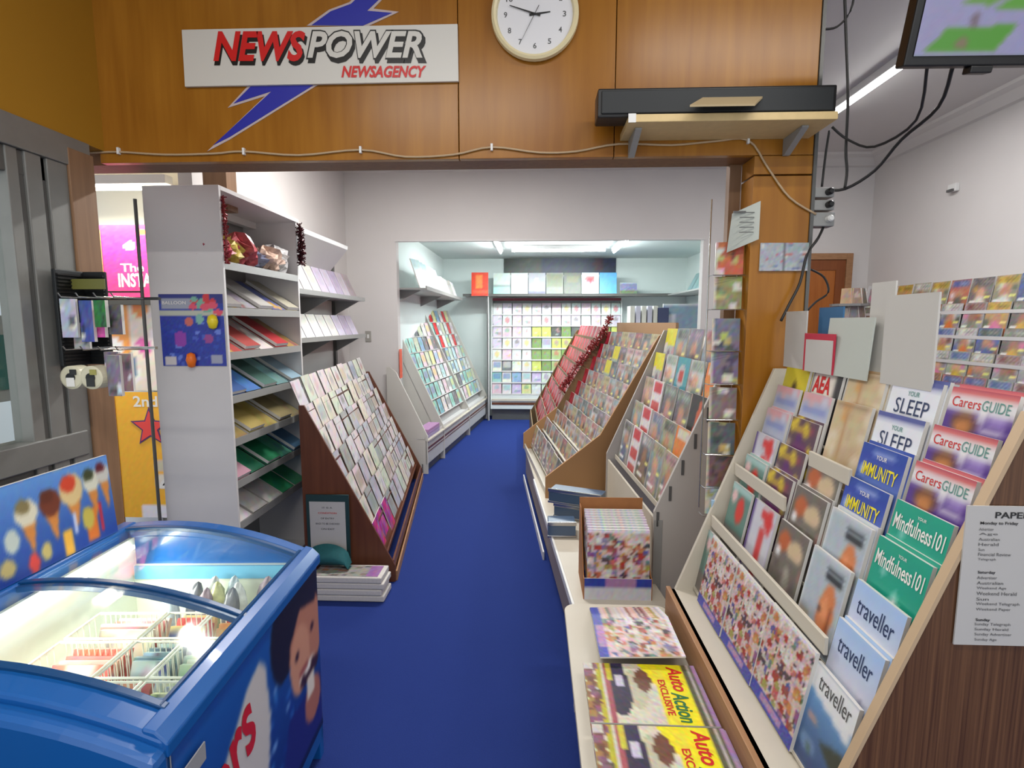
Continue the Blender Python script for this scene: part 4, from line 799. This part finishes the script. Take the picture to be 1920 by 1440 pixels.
# ---- left bookcase unit 1
U = empty('card_bookcase', T(-1.90, 2.6, 0), 'tall white bookcase with sloping shelves of paper packs beside the freezer', 'bookcase')
bx('side_panel', (0, 0, 0), (.38, .018, 2.21), white_lam, U, .002); bx('side_panel', (0, .882, 0), (.36, .90, 2.21), white_lam, U, .002); bx('top_panel', (0, .018, 2.19), (.38, .882, 2.21), white_lam, U)
bx('back_panel', (0, .018, .02), (.012, .882, 2.19), steel_grey, U); bx('base_panel', (0, .018, 0), (.36, .882, .06), white_lam, U); bx('valance', (.05, .018, 2.15), (.10, .882, 2.19), white_lam, U)
levels = [1.83, 1.60, 1.375, 1.15, .925, .70, .475]
shelf_cols = [None, [(.62, .60, .58), (.58, .56, .60), (.75, .74, .72), (.30, .36, .62), (.72, .70, .62)], [(.66, .24, .22), (.70, .30, .28), (.80, .76, .74), (.72, .20, .22), (.60, .48, .26)],
              [(.20, .34, .58), (.32, .52, .78), (.30, .44, .40), (.45, .62, .62), (.55, .66, .72)], [(.62, .54, .30), (.68, .60, .34), (.74, .66, .36), (.66, .60, .42), (.70, .64, .46)],
              [(.74, .56, .62), (.16, .48, .34), (.14, .5, .33), (.30, .62, .52), (.36, .58, .76)], [(.74, .72, .72), (.76, .75, .74), (.74, .73, .72), (.16, .55, .36), (.20, .60, .40)]]
TLS = R(52)
for i, z in enumerate(levels):
    mm = M(); c_, s_ = math.cos(R(38)), math.sin(R(38)); d_ = .40
    X = T(-1.54, 2.6, z) 
    pr = [(.355, z), (.06, z + .19), (.06, z + .178), (.355, z - .014)]
    obj('sloping_shelf', M().prism([(q[0], q[1]) for q in pr], .018, .882, 'y'), steel_grey, U)
    bx('shelf_lip', (.355, .018, z - .014), (.36, .882, z + .026), steel_grey, U)
slope = math.atan2(.19, .295)
for i in range(1, 7):
    for j in range(5):
        c_ = shelf_cols[i][j]; A = Art(6, 12, c_)
        if i in (1, 2): A.blobs([(.8, .78, .76), (.5, .3, .3), (.3, .35, .6), (.75, .6, .3)], 4, (.1, .25))
        elif i != 6: A.grad(np.array(c_) * .8, np.minimum(np.array(c_) * 1.25, 1), 0, 1)
        X = T(-1.90, 2.6, 0) @ T(.340, .105 + j * .172, levels[i] + .006 + .003 * (j % 2)) @ Rz(R(90)) @ Rx(-(R(90) - slope)) @ T(0, -.024, 0)
        tag(link('paper_pack', sheet(.155, .32, .022, A.noise(.02), (.12, .14, .16) if i in (3, 5) else (.7, .68, .66)), None, X), f'{hue(c_)} paper pack on the {ORD[i]} bookcase shelf, {ORD[j]} from the freezer side', 'paper pack', 'paper packs in the white bookcase')
        if i < 6: tag(link('paper_pack', bpy.data.objects['paper_pack'].data if False else sheet(.150, .31, .018, Art(3, 3, np.array(c_) * .92)), None, X @ T(.006, -.022, .004)), f'upper {hue(c_)} pack on {ORD[i]} bookcase shelf, {ORD[j]} from the freezer side', 'paper pack', 'upper paper packs in the white bookcase') if (i + j) % 2 else None
# gift bows in cellophane bags on the top shelf
def crumple(seed, w_, d_, h_, k_=0):
    rs = random.Random(seed); ph = [rs.uniform(0, 6) for _ in range(6)]
    def f(u, v):
        th = u * 2 * math.pi; ph_ = v * math.pi; r_ = 1 + (.14 + .16 * k_) * math.sin(5 * th + ph[0]) * math.sin(ph_ * 3 + ph[1]) + (.1 + .12 * k_) * math.sin(8 * th + ph[2]) * math.sin(6 * ph_)
        return (w_ / 2 * r_ * math.cos(th) * math.sin(ph_), d_ / 2 * r_ * math.sin(th) * math.sin(ph_), h_ / 2 - h_ / 2 * math.cos(ph_) * (1 + (.08 + .25 * k_) * math.sin(4 * th + ph[3])))
    return M().grid(f, 18, 8)
bc = [(.62, .22, .26), (.66, .60, .30), (.60, .28, .30), (.40, .42, .50), (.74, .60, .54), (.72, .70, .70)]
for j in range(6):
    o = obj('gift_bow_bag', crumple(j, .19, .17, .10 + .03 * (j % 3), 1), mat('bow%d' % j, bc[j], .25, noise=.45, scale=38), None, 0, T(-1.63 - .03 * (j % 2), 2.70 + j * .135, 1.865) @ Rx(R(RND(-15, 15))))
    tag(o, f'{hue(bc[j])} cellophane bag of bows, top bookcase shelf, {ORD[j]} from freezer side', 'gift bows', 'gift bow bags')
def tinsel(name, pts, label, col, n=70, r=.03):
    mm = M(); P_ = [Vector(q) for q in pts]; mm.tube(P_, .006, 5)
    for i in range(n):
        t = RND(0, len(P_) - 1.001); k_ = int(t); p_ = P_[k_].lerp(P_[k_ + 1], t - k_); a = Vector((RND(-1, 1), RND(-1, 1), RND(-1, 1))).normalized() * r
        mm.tube([p_ - a, p_ + a], .003, 4)
    return tag(obj(name, mm, mat('tinsel_' + name + label[:4], col, .25, .3)), label, 'tinsel')
tinsel('tinsel', [(-1.515, 2.625, 2.16), (-1.51, 2.625, 2.0), (-1.515, 2.625, 1.84)], 'red tinsel strand on the freezer side edge of the bookcase', (.50, .14, .16), 60, .018)
tinsel('tinsel', [(-1.52, 3.49, 2.18), (-1.51, 3.49, 2.05), (-1.515, 3.49, 1.93)], 'dark maroon tinsel strand at the far edge of the bookcase', (.24, .07, .10), 120, .030)
# balloon card hung on the bookcase side
A = Art(40, 42, (.10, .20, .62)).noise(.03).rect(0, .88, 1, 1, (.12, .16, .48)).rect(.03, .79, .5, .95, (.60, .62, .68)).rect(0, .70, 1, .78, (.72, .74, .68)).blobs([(.25, .35, .75), (.14, .28, .7), (.4, .5, .85)], 30, (.02, .05), 0, 0, 1, .68)
A.blobs([(.80, .16, .2), (.86, .3, .4), (.45, .68, .6)], 12, (.04, .09), .52, .72, .98, .95).ell(.30, .38, .10, .11, (.56, .22, .66)).ell(.45, .62, .06, .06, (.80, .40, .36)).ell(.62, .66, .06, .07, (.5, .72, .66)).ell(.74, .38, .07, .06, (.60, .25, .55)).rect(.04, .02, .22, .14, (.80, .78, .78)).rect(.76, .03, .94, .15, (.62, .64, .72))
bc_ = empty('balloon_card', T(-1.69, 2.6, 1.335), 'blue balloon display card with coloured balloons on the bookcase side', 'card')
link('card_sheet', sheet(.325, .355, .004, A), bc_, T(0, -.006, 0))
obj('yellow_balloon', M().lathe([(.002, -.038), (.018, -.03), (.026, 0), (.02, .026), (.002, .036)], (.11, -.016, .22), 14), mat('balloon_yellow', (.90, .82, .15), .3), bc_, smooth=True)
obj('orange_balloon', M().lathe([(.002, -.038), (.016, -.032), (.024, 0), (.018, .03), (.002, .038)], (-.01, -.018, .03), 14), orange_m, bc_, smooth=True)
text(bc_, 'BALLOON', -.145, .305, .12, .016, white_ink, 'lettering', y=-.0075)
# ---- unit 2: two wall shelves of boxed cards and a canopy
V = empty('wall_shelf_unit', T(-1.90, 3.52, 0), 'white wall shelving with boxed cards between the bookcase and the partition', 'shelf')
bx('canopy', (0, 0, 2.17), (.30, 1.10, 2.20), white_lam, V); obj('canopy_face', M().prism([(0.30, 2.17), (.305, 2.20), (.12, 1.98), (.115, 1.96)], 0, 1.10, 'y'), white_lam, V)
for z in (1.75, 1.41):
    bx('shelf_board', (0, 0, z), (.29, 1.55, z + .018), steel_grey, V, .002); bx('shelf_lip', (.29, 0, z), (.296, 1.55, z + .035), steel_grey, V)
    for y in (.05, .8, 1.5): obj('bracket', M().prism([(0, z - .14), (0, z - .001), (.25, z - .001)], y, y + .012, 'y'), steel_grey, V)
bx('upright', (0, .62, 1.0), (.025, .66, 2.15), alu_dark, V); bx('upright', (0, 1.48, 1.0), (.025, 1.52, 2.15), alu_dark, V)
cc = [(.82, .82, .78), (.84, .84, .80), (.80, .79, .76), (.74, .70, .78), (.66, .60, .70), (.70, .66, .70), (.60, .54, .56)]
for s_, z in enumerate((1.772, 1.432)):
    for j in range(9):
        b = cc[min(6, j * 7 // 9)] if s_ == 0 else cc[[0, 1, 0, 1, 2, 2, 3, 4, 3][j]]
        A = Art(8, 10, b).rect(.15, .4, .85, .85, np.array(b) * .93).noise(.015)
        if s_ == 0 and j == 0: A.ell(.5, .25, .4, .16, (.40, .66, .60)).ell(.5, .32, .25, .12, b)
        tag(link('boxed_card', sheet(.155, .245 if s_ == 0 else .20, .02, A, (.7, .66, .72)), None, T(-1.66, 3.61 + j * .168, z) @ Rz(R(90)) @ Rx(R(-24))), f'{hue(b)} boxed card on the {["upper", "lower"][s_]} wall shelf, {ORD[j]} from the bookcase', 'card', 'boxed cards on the wall shelves')

# ------------------------------------------------------------------ freezer
GF = T(-1.35, .885, 0) @ Rz(R(3)) @ T(1.35, -.885, 0)
FZ = empty('ice_cream_freezer', T(-1.35, .885, 0) @ Rz(R(3)), 'blue chest freezer with sloping glass lids and printed side beside the window', 'freezer')
FW, FLn = .64, .83
def arc(s, off=0): return (s * FW, .862 + (.755 - .862) * s + .048 * (1 - (2 * s - 1) ** 2) + off)
hz = [arc(i / 12) for i in range(13)]
def curved(name, y0, y1, th, s0, s1, material, parent, off=0, bev=.003):
    pts = [arc(s0 + (s1 - s0) * i / 12, off) for i in range(13)]
    poly = pts + [(q[0], q[1] - th) for q in pts[::-1]]
    return obj(name, M().prism(poly, y0, y1, 'y'), material, parent, bev)
mm = M().box((0, 0, .06), (.03, FLn, .845)); obj('cabinet_wall', mm, frz_blue, FZ, .004)
obj('cabinet_wall', M().box((FW - .03, 0, .06), (FW, FLn, .745)), frz_blue, FZ, .004)
curved('cabinet_wall', 0, .035, .80, 0, 1, frz_blue, FZ, -.03); curved('cabinet_wall', FLn - .035, FLn, .78, 0, 1, frz_blue, FZ, -.03)
bx('liner_floor', (.03, .035, .40), (FW - .03, FLn - .035, .42), frz_in, FZ)
for a, b in [((.03, .035, .42), (.045, FLn - .035, .83)), ((FW - .045, .035, .42), (FW - .03, FLn - .035, .74)), ((.045, .035, .42), (FW - .045, .05, .735)), ((.045, FLn - .05, .42), (FW - .045, FLn - .035, .735))]: bx('liner_wall', a, b, frz_in, FZ)
bx('plinth', (.03, .03, 0), (FW - .03, FLn - .03, .06), black, FZ)
bx('inner_blue_band', (.05, FLn - .056, .69), (FW - .05, FLn - .05, .735), mat('band_blue', (.42, .68, .82), .4), FZ)
# rims
curved('rim', -.012, .055, .045, -.01, 1.01, frz_blue, FZ, .004, .008); curved('rim', FLn - .045, FLn + .006, .04, -.01, 1.01, frz_blue, FZ, .002, .006)
bx('rim', (-.012, 0, .825), (.035, FLn, .872), frz_blue, FZ, .008)
obj('rim', M().prism([(FW - .035, .745), (FW - .035, .780), (FW - .01, .772), (FW + .014, .747), (FW + .014, .717), (FW, .717)], -.01, FLn + .005, 'y'), frz_blue, FZ, .004)
bx('rim_groove', (FW - .042, .05, .772), (FW - .034, FLn - .04, .784), frz_dark, FZ)
for nm, y0, y1, off in [('glass_lid', .375, FLn - .045, .004), ('glass_lid', .05, .40, .012)]:
    ld = curved(nm, y0 + .012, y1 - .012, .004, .06, .95, GLASS, FZ, off - .006, 0)
    curved('lid_frame', y0 - .004, y0 + .014, .016, .04, .96, frz_dark, ld, off, .002); curved('lid_frame', y1 - .014, y1 + .004, .014, .04, .96, frz_dark, ld, off - .002, .002)
# front fascia, bowed
curved('front_fascia', -.05, -.002, .26, -.012, 1.018, frz_blue, FZ, -.012, .014)
curved('fascia_band', -.056, -.04, .03, 0, 1.0, frz_dark, FZ, -.13, .004)
obj('fascia_flash', M().lathe([(.15, -.052), (.145, -.058)], (.2, 0, .60), 32, 'y'), mat('flash_blue', (.10, .50, .80), .3), FZ)
# printed side
A = Art(110, 90, (.10, .30, .62)).noise(.02); A.grad((.06, .14, .42), (.10, .34, .66), 0, .9)
A.blobs([(.20, .46, .76), (.14, .36, .70), (.45, .62, .86), (.08, .22, .55)], 120, (.008, .03), .25, .05, .8, .7)
A.poly([(-.1, -.1), (.02, .30), (.2, .62), (.38, .82), (.46, .86), (.50, .80), (.52, .55), (.47, .2), (.44, -.1)], (.80, .78, .76))
A.ell(.86, .78, .22, .20, (.10, .07, .06)).ell(.64, .80, .10, .20, (.10, .07, .06))
A.ell(.86, .64, .17, .24, (.72, .48, .36)).ell(.79, .58, .10, .18, (.80, .57, .44)).poly([(.66, .95), (.97, .95), (.97, .78), (.80, .84), (.72, .74), (.66, .72)], (.10, .07, .06))
A.ell(.76, .62, .018, .022, (.16, .08, .07)).ell(.92, .66, .02, .02, (.2, .1, .08)).ell(.86, .46, .09, .05, (.90, .86, .82)).ell(.88, .44, .10, .045, (.22, .10, .07)).ell(.86, .47, .04, .02, (.94, .93, .9)).ell(.82, .50, .05, .02, (.6, .3, .25))
A.poly([(.66, .36), (1, .34), (1, 0), (.55, 0)], (.12, .14, .45)).ell(.90, .26, .09, .12, (.68, .42, .32)).rect(.84, .3, .92, .42, (.9, .86, .8)).rect(0, 0, 1, .04, (.05, .08, .25))
A.a = soft(A.a, 2)
sp = link('printed_side', sheet(FLn - .02, .62, .003, A), FZ, T(FW + .004, FLn / 2, .12) @ Rz(R(90)))
text(sp, 'Peters', -.45, .175, .44, .19, red_ink, 'lettering', .02, .35, y=-.002, rot=R(24))
bx('model_plate', (FW + .015, .03, .62), (FW + .018, .10, .66), mat('plate_grey', (.6, .6, .6), .4), FZ)
# wire baskets inside
def basket(x0, x1, y0, y1, z0, z1, label):
    mm = M(); r = .0022
    for z in (z1, z0): mm.tube([(x0, y0, z), (x1, y0, z), (x1, y1, z), (x0, y1, z), (x0, y0, z)], r * (1.6 if z == z1 else 1), 5)
    n = max(3, int((x1 - x0) / .014)); 
    for i in range(1, n):
        x = x0 + (x1 - x0) * i / n; mm.tube([(x, y0, z0), (x, y0, z1)], r * .7, 4); mm.tube([(x, y1, z0), (x, y1, z1)], r * .7, 4)
    n = max(3, int((y1 - y0) / .02))
    for i in range(1, n):
        y = y0 + (y1 - y0) * i / n; mm.tube([(x0, y, z0), (x0, y, z1)], r * .7, 4); mm.tube([(x1, y, z0), (x1, y, z1)], r * .7, 4)
    return tag(obj('wire_basket', mm, basket_m, None, 0, GF), label, 'basket', 'wire baskets in the freezer')
bk = []
for j, (y0, y1) in enumerate([(.955, 1.10), (1.115, 1.26), (1.275, 1.40)]):
    for i, (x0, x1) in enumerate([(-1.22, -1.03), (-1.02, -.90), (-.89, -.785)]):
        basket(x0, x1, y0, y1, .53, .715, f'cream wire basket in the freezer, {["front", "middle", "back"][j]} row, {["window side", "centre", "aisle side"][i]}'); bk.append((x0, x1, y0, y1))
icc = [[(.84, .45, .22), (.80, .74, .62)], [(.40, .50, .68), (.78, .50, .45)], [(.50, .60, .78), (.74, .76, .60)], [(.74, .34, .30), (.78, .60, .52)], [(.40, .50, .55), (.66, .74, .76)], [(.62, .70, .60), (.80, .82, .72)], [(.78, .74, .70), (.7, .4, .38)], [(.76, .20, .20), (.85, .72, .5)], [(.78, .55, .30), (.74, .3, .26)]]
cnt = 0
for b_, (x0, x1, y0, y1) in enumerate(bk):
    for q in range(6):
        if b_ % 3 == 0 and q > 4: continue
        c_ = icc[b_][q % 2]; A = Art(5, 7, c_).blobs([(.85, .85, .82), tuple(np.array(c_) * .6), (.25, .3, .5)], 3, (.12, .25)).noise(.04)
        yy = y0 + .02 + (y1 - y0 - .04) * (q + .3) / 6
        o = link('ice_cream', sheet((x1 - x0) * .78, .165, .015, A, c_), None, GF @ T((x0 + x1) / 2 + RND(-.01, .01), yy, .535) @ Rx(R(-25 + RND(-8, 8))))
        tag(o, f'{hue(c_)} wrapped ice cream in the {["front", "middle", "back"][b_ // 3]} {["window side", "centre", "aisle side"][b_ % 3]} basket, {ORD[q]} from front', 'ice cream', 'ice creams in the freezer')
for q in range(11):
    c_ = [(.72, .78, .86), (.45, .46, .5), (.80, .82, .84), (.62, .55, .6), (.8, .8, .6)][q % 5]
    o = obj('ice_cream', crumple(40 + q, .05, .05, .16), mat('ice%d' % (q % 5), c_, .3, noise=.25, scale=50), None, 0, GF @ T(-1.08 + .027 * q, 1.50 + .04 * (q % 3), .56) @ Rx(R(-15)) @ Ry(R(RND(-15, 15))), smooth=True)
    tag(o, f'{hue(c_)} foil ice cream loose in the far compartment, {ORD[q]} from the window side', 'ice cream', 'loose ice creams in the freezer')
bx('interior_lamp', (.05, .06, .80), (.062, FLn - .06, .812), mat('freezer_lamp', (1, 1, .94), .4, emit=12), FZ)
area((-1.27, 1.30, .79), .03, .66, 4.5, (1, 1, .93), (0, R(-60), R(3)))
# advert board behind the freezer
AB = empty('advert_board', T(-1.352, 1.262, .874), 'blue advert board with ice cream cones standing behind the freezer', 'sign')
A = Art(140, 36, (.12, .30, .62)).grad((.10, .22, .55), (.36, .56, .82), 0, 1).noise(.015)
for i, (u, v, c_, s_) in enumerate([(.60, .60, (.82, .80, .72), 1), (.70, .62, (.42, .20, .13), 1), (.80, .68, (.82, .72, .52), 1.25), (.90, .70, (.80, .80, .74), .9), (.965, .74, (.74, .74, .72), .8)]):
    A.poly([(u - .035 * s_, v), (u + .035 * s_, v), (u + .01, v - .42)], (.78, .50, .24)).ell(u, v + .05, .045 * s_, .15 * s_, c_).ell(u - .01, v + .13, .03 * s_, .08 * s_, [(.5, .45, .3), (.35, .16, .1), (.78, .26, .16), (.22, .25, .15), (.35, .1, .15)][i])
A.rect(.735, .0, .775, .30, (.88, .66, .22)).ell(.60, .10, .022, .12, (.80, .25, .22)).ell(.655, .16, .022, .10, (.72, .66, .40)).ell(.50, .16, .03, .10, (.70, .64, .42)).rect(.85, .05, .905, .42, (.80, .42, .14)).ell(.86, .33, .03, .14, (.72, .66, .30)).rect(.915, .1, .935, .45, (.75, .15, .2)).rect(.79, .2, .805, .45, (.75, .78, .9)).ell(.53, .42, .03, .12, (.72, .76, .74)).blobs([(.5, .45, .4), (.3, .42, .2)], 5, (.02, .06), 0, .45, .12, .65)
A.a = soft(A.a)
link('printed_board', sheet(.72, .255, .012, A), AB, Rz(R(90)) @ Rx(R(-4)))

# ------------------------------------------------------------------ hanging stand and shop front things
hs = empty('hook_stand', T(-1.60, 1.84, 0), 'black ribbed plastic hanging stand on the window post', 'stand')
mm = M().box((-.018, -.085, 1.40), (-.004, .03, 1.73)).box((-.018, .03, 1.40), (.075, .04, 1.73)); obj('stand_back', mm, blackm, hs, .003)
mm = M()
for i in range(26): mm.box((-.004, -.083, 1.41 + i * .012), (.004, .02, 1.416 + i * .012)).box((.004, .022, 1.41 + i * .012), (.072, .03, 1.416 + i * .012))
tag(obj('ribs', mm, black, hs), kind='stuff')
bx('header_strip', (.0, -.03, 1.665), (.12, -.026, 1.70), mat('strip_olive', (.40, .40, .18), .5), hs)
mm = M()
for z in (1.635, 1.46):
    for x in (.04, .10, .16, .22): mm.tube([(x, .03, z), (x, -.12, z), (x, -.13, z + .012)], .0025, 5)
obj('hook', mm, chrome, hs); bx('hook_rail', (.0, .02, 1.455), (.245, .035, 1.465), chrome, hs); bx('hook_rail', (.0, .02, 1.63), (.27, .035, 1.64), black, hs)
hc_ = [(.68, .70, .78), (.25, .32, .60), (.62, .60, .62), (.12, .44, .20), (.30, .28, .30), (.80, .30, .60), (.45, .42, .5), (.5, .38, .42), (.42, .36, .42)]
for i, (x, z, h, c_) in enumerate([(-1.57, 1.50, .13, 0), (-1.52, 1.485, .14, 1), (-1.555, 1.46, .09, 2), (-1.46, 1.535, .09, 3), (-1.42, 1.51, .10, 4), (-1.49, 1.50, .1, 5), (-1.43, 1.30, .14, 6), (-1.40, 1.315, .13, 7), (-1.455, 1.38, .07, 8)]):
    A = Art(5, 8, hc_[c_]).blobs([(.85, .85, .85), tuple(np.array(hc_[c_]) * .5)], 3, (.1, .22)).noise(.04)
    o = link('blister_pack', sheet(.048, h, .012, A), None, T(x, 1.755 + .013 * (i % 3), z) @ Rz(R(RND(-12, 12))))
    tag(o, f'{hue(hc_[c_])} trinket pack hanging {["upper", "lower"][i > 5]} on the black hook stand, {ORD[i if i < 6 else i - 6]} along', 'trinket', 'trinket packs on the hook stand')
for i, x in enumerate((-1.565, -1.495)):
    o = empty('sticker_roll', T(x, 1.76, 1.365), ['cream reel hanging under the black stand, beside the window frame', 'reel with dark printed labels hanging under the black stand, beside the posters'][i], 'reel')
    obj('reel_body', M().lathe([(.034, -.025), (.040, -.022), (.040, .022), (.034, .025)], n=24, axis='y'), mat('reel_cream', (.80, .78, .68), .4), o); obj('reel_core', M().lathe([(.016, -.028), (.016, .028)], n=12, axis='y'), blackm, o)
    bx('printed_label', (-.014, -.0285, -.03), (.014, -.026, .0), [white_ink, black_ink][i], o); bx('printed_label', (.0, -.0285, .010), (.022, -.026, .028), [black_ink, mat('label_olive', (.6, .58, .3), .5)][i], o)
# poster stand of the shop front
ps = empty('poster_stand', T(-2.53, 3.28, 0), 'tall shop front poster panel, pink above, yellow with a red star below', 'poster')
A = Art(24, 40, (.84, .16, .42)).grad((.88, .20, .44), (.66, .16, .50), 0, 1).ell(.75, .9, .15, .05, (.92, .36, .2)).ell(.45, .72, .08, .06, (.5, .66, .45)).noise(.02)
u_ = sheet(.42, .45, .006, A); uo = link('pink_poster', u_, ps, T(.05, 0, 1.70)); text(uo, 'The', -.09, .165, .15, .05, white_ink, 'lettering', .02); text(uo, 'INSTANT', -.11, .07, .32, .085, white_ink, 'lettering', .03)
A = Art(24, 44, (.95, .70, .16)).rect(.3, .0, 1, .10, (.92, .90, .92)).ell(.75, .42, .2, .05, (.80, .76, .66)).ell(.75, .30, .2, .06, (.9, .86, .8)).noise(.012)
yo = link('yellow_poster', sheet(.42, .83, .006, A), ps, T(.05, 0, .28))
A = Art(16, 22, (.90, .86, .82)).rect(0, 0, .35, 1, (.92, .62, .30)).blobs([(.84, .22, .30), (.86, .40, .70), (.92, .92, .92), (.90, .55, .25), (.3, .45, .6)], 14, (.05, .14)).noise(.02)
link('toy_poster', sheet(.42, .55, .006, A), ps, T(.05, 0, 1.12))
stp = []
for i in range(10):
    a = math.pi / 2 + i * math.pi / 5; r_ = .11 if i % 2 == 0 else .048; stp.append((.02 + r_ * math.cos(a), .60 + r_ * math.sin(a)))
obj('star_outline', M().prism([((x_ - .02) * 1.22 + .02, (z_ - .60) * 1.22 + .60) for x_, z_ in stp], -.003, -.001, 'y'), mat('star_purple', (.35, .18, .42), .5), yo); obj('red_star', M().prism(stp, -.005, -.003, 'y'), mat('star_red', (.90, .26, .24), .5), yo)
text(yo, '2nd', -.08, .735, .16, .07, white_ink, 'lettering', .02); text(yo, '4', .04, .16, .08, .12, white_ink, 'lettering', .02)
bx('white_strip', (-.235, -.01, 0), (-.18, .0, 2.15), white, ps); bx('dark_upright', (-.26, -.02, .1), (-.24, .0, 2.15), alu_dark, ps); bx('tan_edge', (-.18, -.004, .1), (-.15, .004, 2.12), tan_wood, ps)
bx('toy_shelf', (-.15, -.05, 1.66), (.3, .0, 1.69), mat('rail_dark', (.2, .2, .2), .5), ps)
tag(bx('white_backing', (-3.1, 3.5, .0), (-2.6, 3.52, 2.1), mat('lit_white', (.92, .94, .95), .6), None), 'plain white board behind the shop front poster', 'board')
fp = empty('floor_pole', T(-1.915, 2.57, 0), 'thin dark metal pole beside the white bookcase side', 'pole'); obj('pole', M().tube([(0, 0, .03), (0, 0, 2.14)], .008, 8), alu_dark, fp); obj('pole_base', M().lathe([(.06, 0), (.06, .02), (.02, .03)], n=16), alu_dark, fp); obj('cross_bar', M().tube([(0, 0, 1.70), (-.22, 0, 1.70)], .005, 6), alu_dark, fp); obj('cross_bar', M().tube([(0, 0, 1.42), (-.22, 0, 1.42)], .005, 6), alu_dark, fp)

# ------------------------------------------------------------------ narrow card rack on the pillar side
pr_ = empty('wire_card_rack', T(.745, 2.11, 0), 'narrow wire rack of picture cards against the pillar edge', 'rack')
mm = M()
for x in (-.065, .065): mm.tube([(x, .03, .80), (x, .03, 2.02)], .003, 6)
obj('wire_frame', mm, chrome, pr_)
pc = [(.70, .34, .20), (.50, .50, .32), (.40, .40, .46), (.42, .38, .46), (.45, .40, .38), (.30, .34, .34), (.42, .30, .30), (.62, .70, .76)]
for i, z in enumerate([1.73, 1.60, 1.44, 1.31, 1.17, 1.03, .895, .78]):
    mm = M().tube([(-.062, -.012, z), (.062, -.012, z)], .002, 5).tube([(-.062, -.012, z), (-.065, .03, z)], .002, 5).tube([(.062, -.012, z), (.065, .03, z)], .002, 5); obj('wire_pocket', mm, chrome, pr_)
    A = Art(8, 8, pc[i]).blobs([tuple(np.array(pc[i]) * .6), (.78, .76, .72), (.66, .62, .36)], 5, (.1, .22)).rect(0, 0, .08, 1, (.76, .74, .68)).noise(.04)
    tag(link('picture_card', sheet(.10, .125, .014, A, (.72, .66, .48)), None, T(.745, 2.105, z + .002) @ Rz(R(-14)) @ Rx(R(-6))), f'{hue(pc[i])} picture card in the {ORD[i]} pocket down the wire rack', 'card', 'picture cards on the wire rack')
cl = empty('curled_calendar', T(.775, 2.06, 1.83), 'white calendar sheet curling outward at the top of the wire rack', 'calendar')
cl.scale = (.8, .8, .8)
obj('calendar_sheet', M().grid(lambda u, v: (-.055 + .115 * u - .0 * v, -.03 * math.sin(u * 1.5) + .05 * (1 - v) * (1 - u), -.02 + (.17 + .05 * u) * v + .05 * u * (1 - v) ), 8, 8), gcard, cl)
mm = M()
for i in range(5): mm.box((-.03, -.030, .06 + i * .022), (.035, -.027, .063 + i * .022))
obj('calendar_print', mm, grey_ink, cl); bx('hanger_bar', (-.055, -.02, .15), (.0, -.012, .158), grey_ink, cl)
# ------------------------------------------------------------------ right-hand wall magazine rack
FR = T(3.02, 5.30, 0) @ Rz(R(-90)); LR = 2.0; kR = .22
topsR = [1.87, 1.69, 1.51, 1.34, 1.17]
rR, slR = rack('magazine_rack', 'white wall rack of magazines in tiers along the far counter side wall', 'rack', FR, LR, 1.0, 1.90, kR, topsR, .25, R(8), white_lam, white_lam, lip=.015, depth=.235)
MB2 = [(.62, .60, .50), (.66, .64, .66), (.50, .44, .42), (.42, .42, .40), (.34, .40, .60), (.80, .80, .80), (.74, .60, .40), (.66, .70, .62), (.74, .44, .36)]
PALR = [(.76, .62, .24), (.45, .28, .25), (.30, .34, .30), (.78, .42, .20), (.80, .45, .60), (.30, .36, .58), (.82, .81, .78), (.36, .34, .34), (.5, .5, .45)]
wallpool = variants(20, .185, .25, .008, MB2, lambda b: mag_art(b, PALR))
fill(FR, slR, LR, 10, wallpool, R(8), 'magazine', 'magazine', ('magazine on the far wall rack', 'from near end'), 'magazines on the far wall rack', rev=True)
hb = tag(bx('header_plate', (-.10, 0, 0), (.10, .01, .05), navy_ink, None, 0, FR @ T(1.78, .18, 1.91)), 'small dark blue plate above the far wall rack', 'plate')
# corner carousel
cr = empty('card_carousel', T(2.72, 4.75, 0), 'slim carousel of small brown and grey booklets in the corner by the door', 'carousel')
obj('pole', M().lathe([(.25, 0), (.25, .02), (.03, .05), (.02, .06), (.02, 1.80)], n=16), alu_dark, cr)
for i in range(5):
    obj('tray', M().lathe([(.04, 0), (.15, .01), (.155, .03)], (0, 0, 1.12 + i * .14), 12), steel_grey, cr)
bkl = variants(8, .09, .14, .008, [(.60, .50, .44), (.66, .62, .60), (.50, .44, .44), (.70, .58, .44), (.42, .42, .40)], lambda b: greeting_art(b, PALM))
for i in range(5):
    for j in range(5):
        a = R(190 + j * 40 + i * 9); me, cn = random.choice(bkl)
        tag(link('booklet', me, None, T(2.72 + .12 * math.cos(a), 4.75 + .12 * math.sin(a), 1.14 + i * .14) @ Rz(a + R(90)) @ Rx(R(-8))), f'{cn} booklet on the corner carousel, {ORD[4 - i]} tray down, {ORD[j]} around', 'booklet', 'booklets on the corner carousel')
# small paper at the aisle foot of the rack
tag(bx('blue_bottle_tag', (-.03, 0, 0), (.03, .01, .07), mat('pale_blue', (.62, .74, .84), .4), None, .003, T(.72, 2.02, .80)), 'small pale blue card at the foot of the wire rack', 'card')
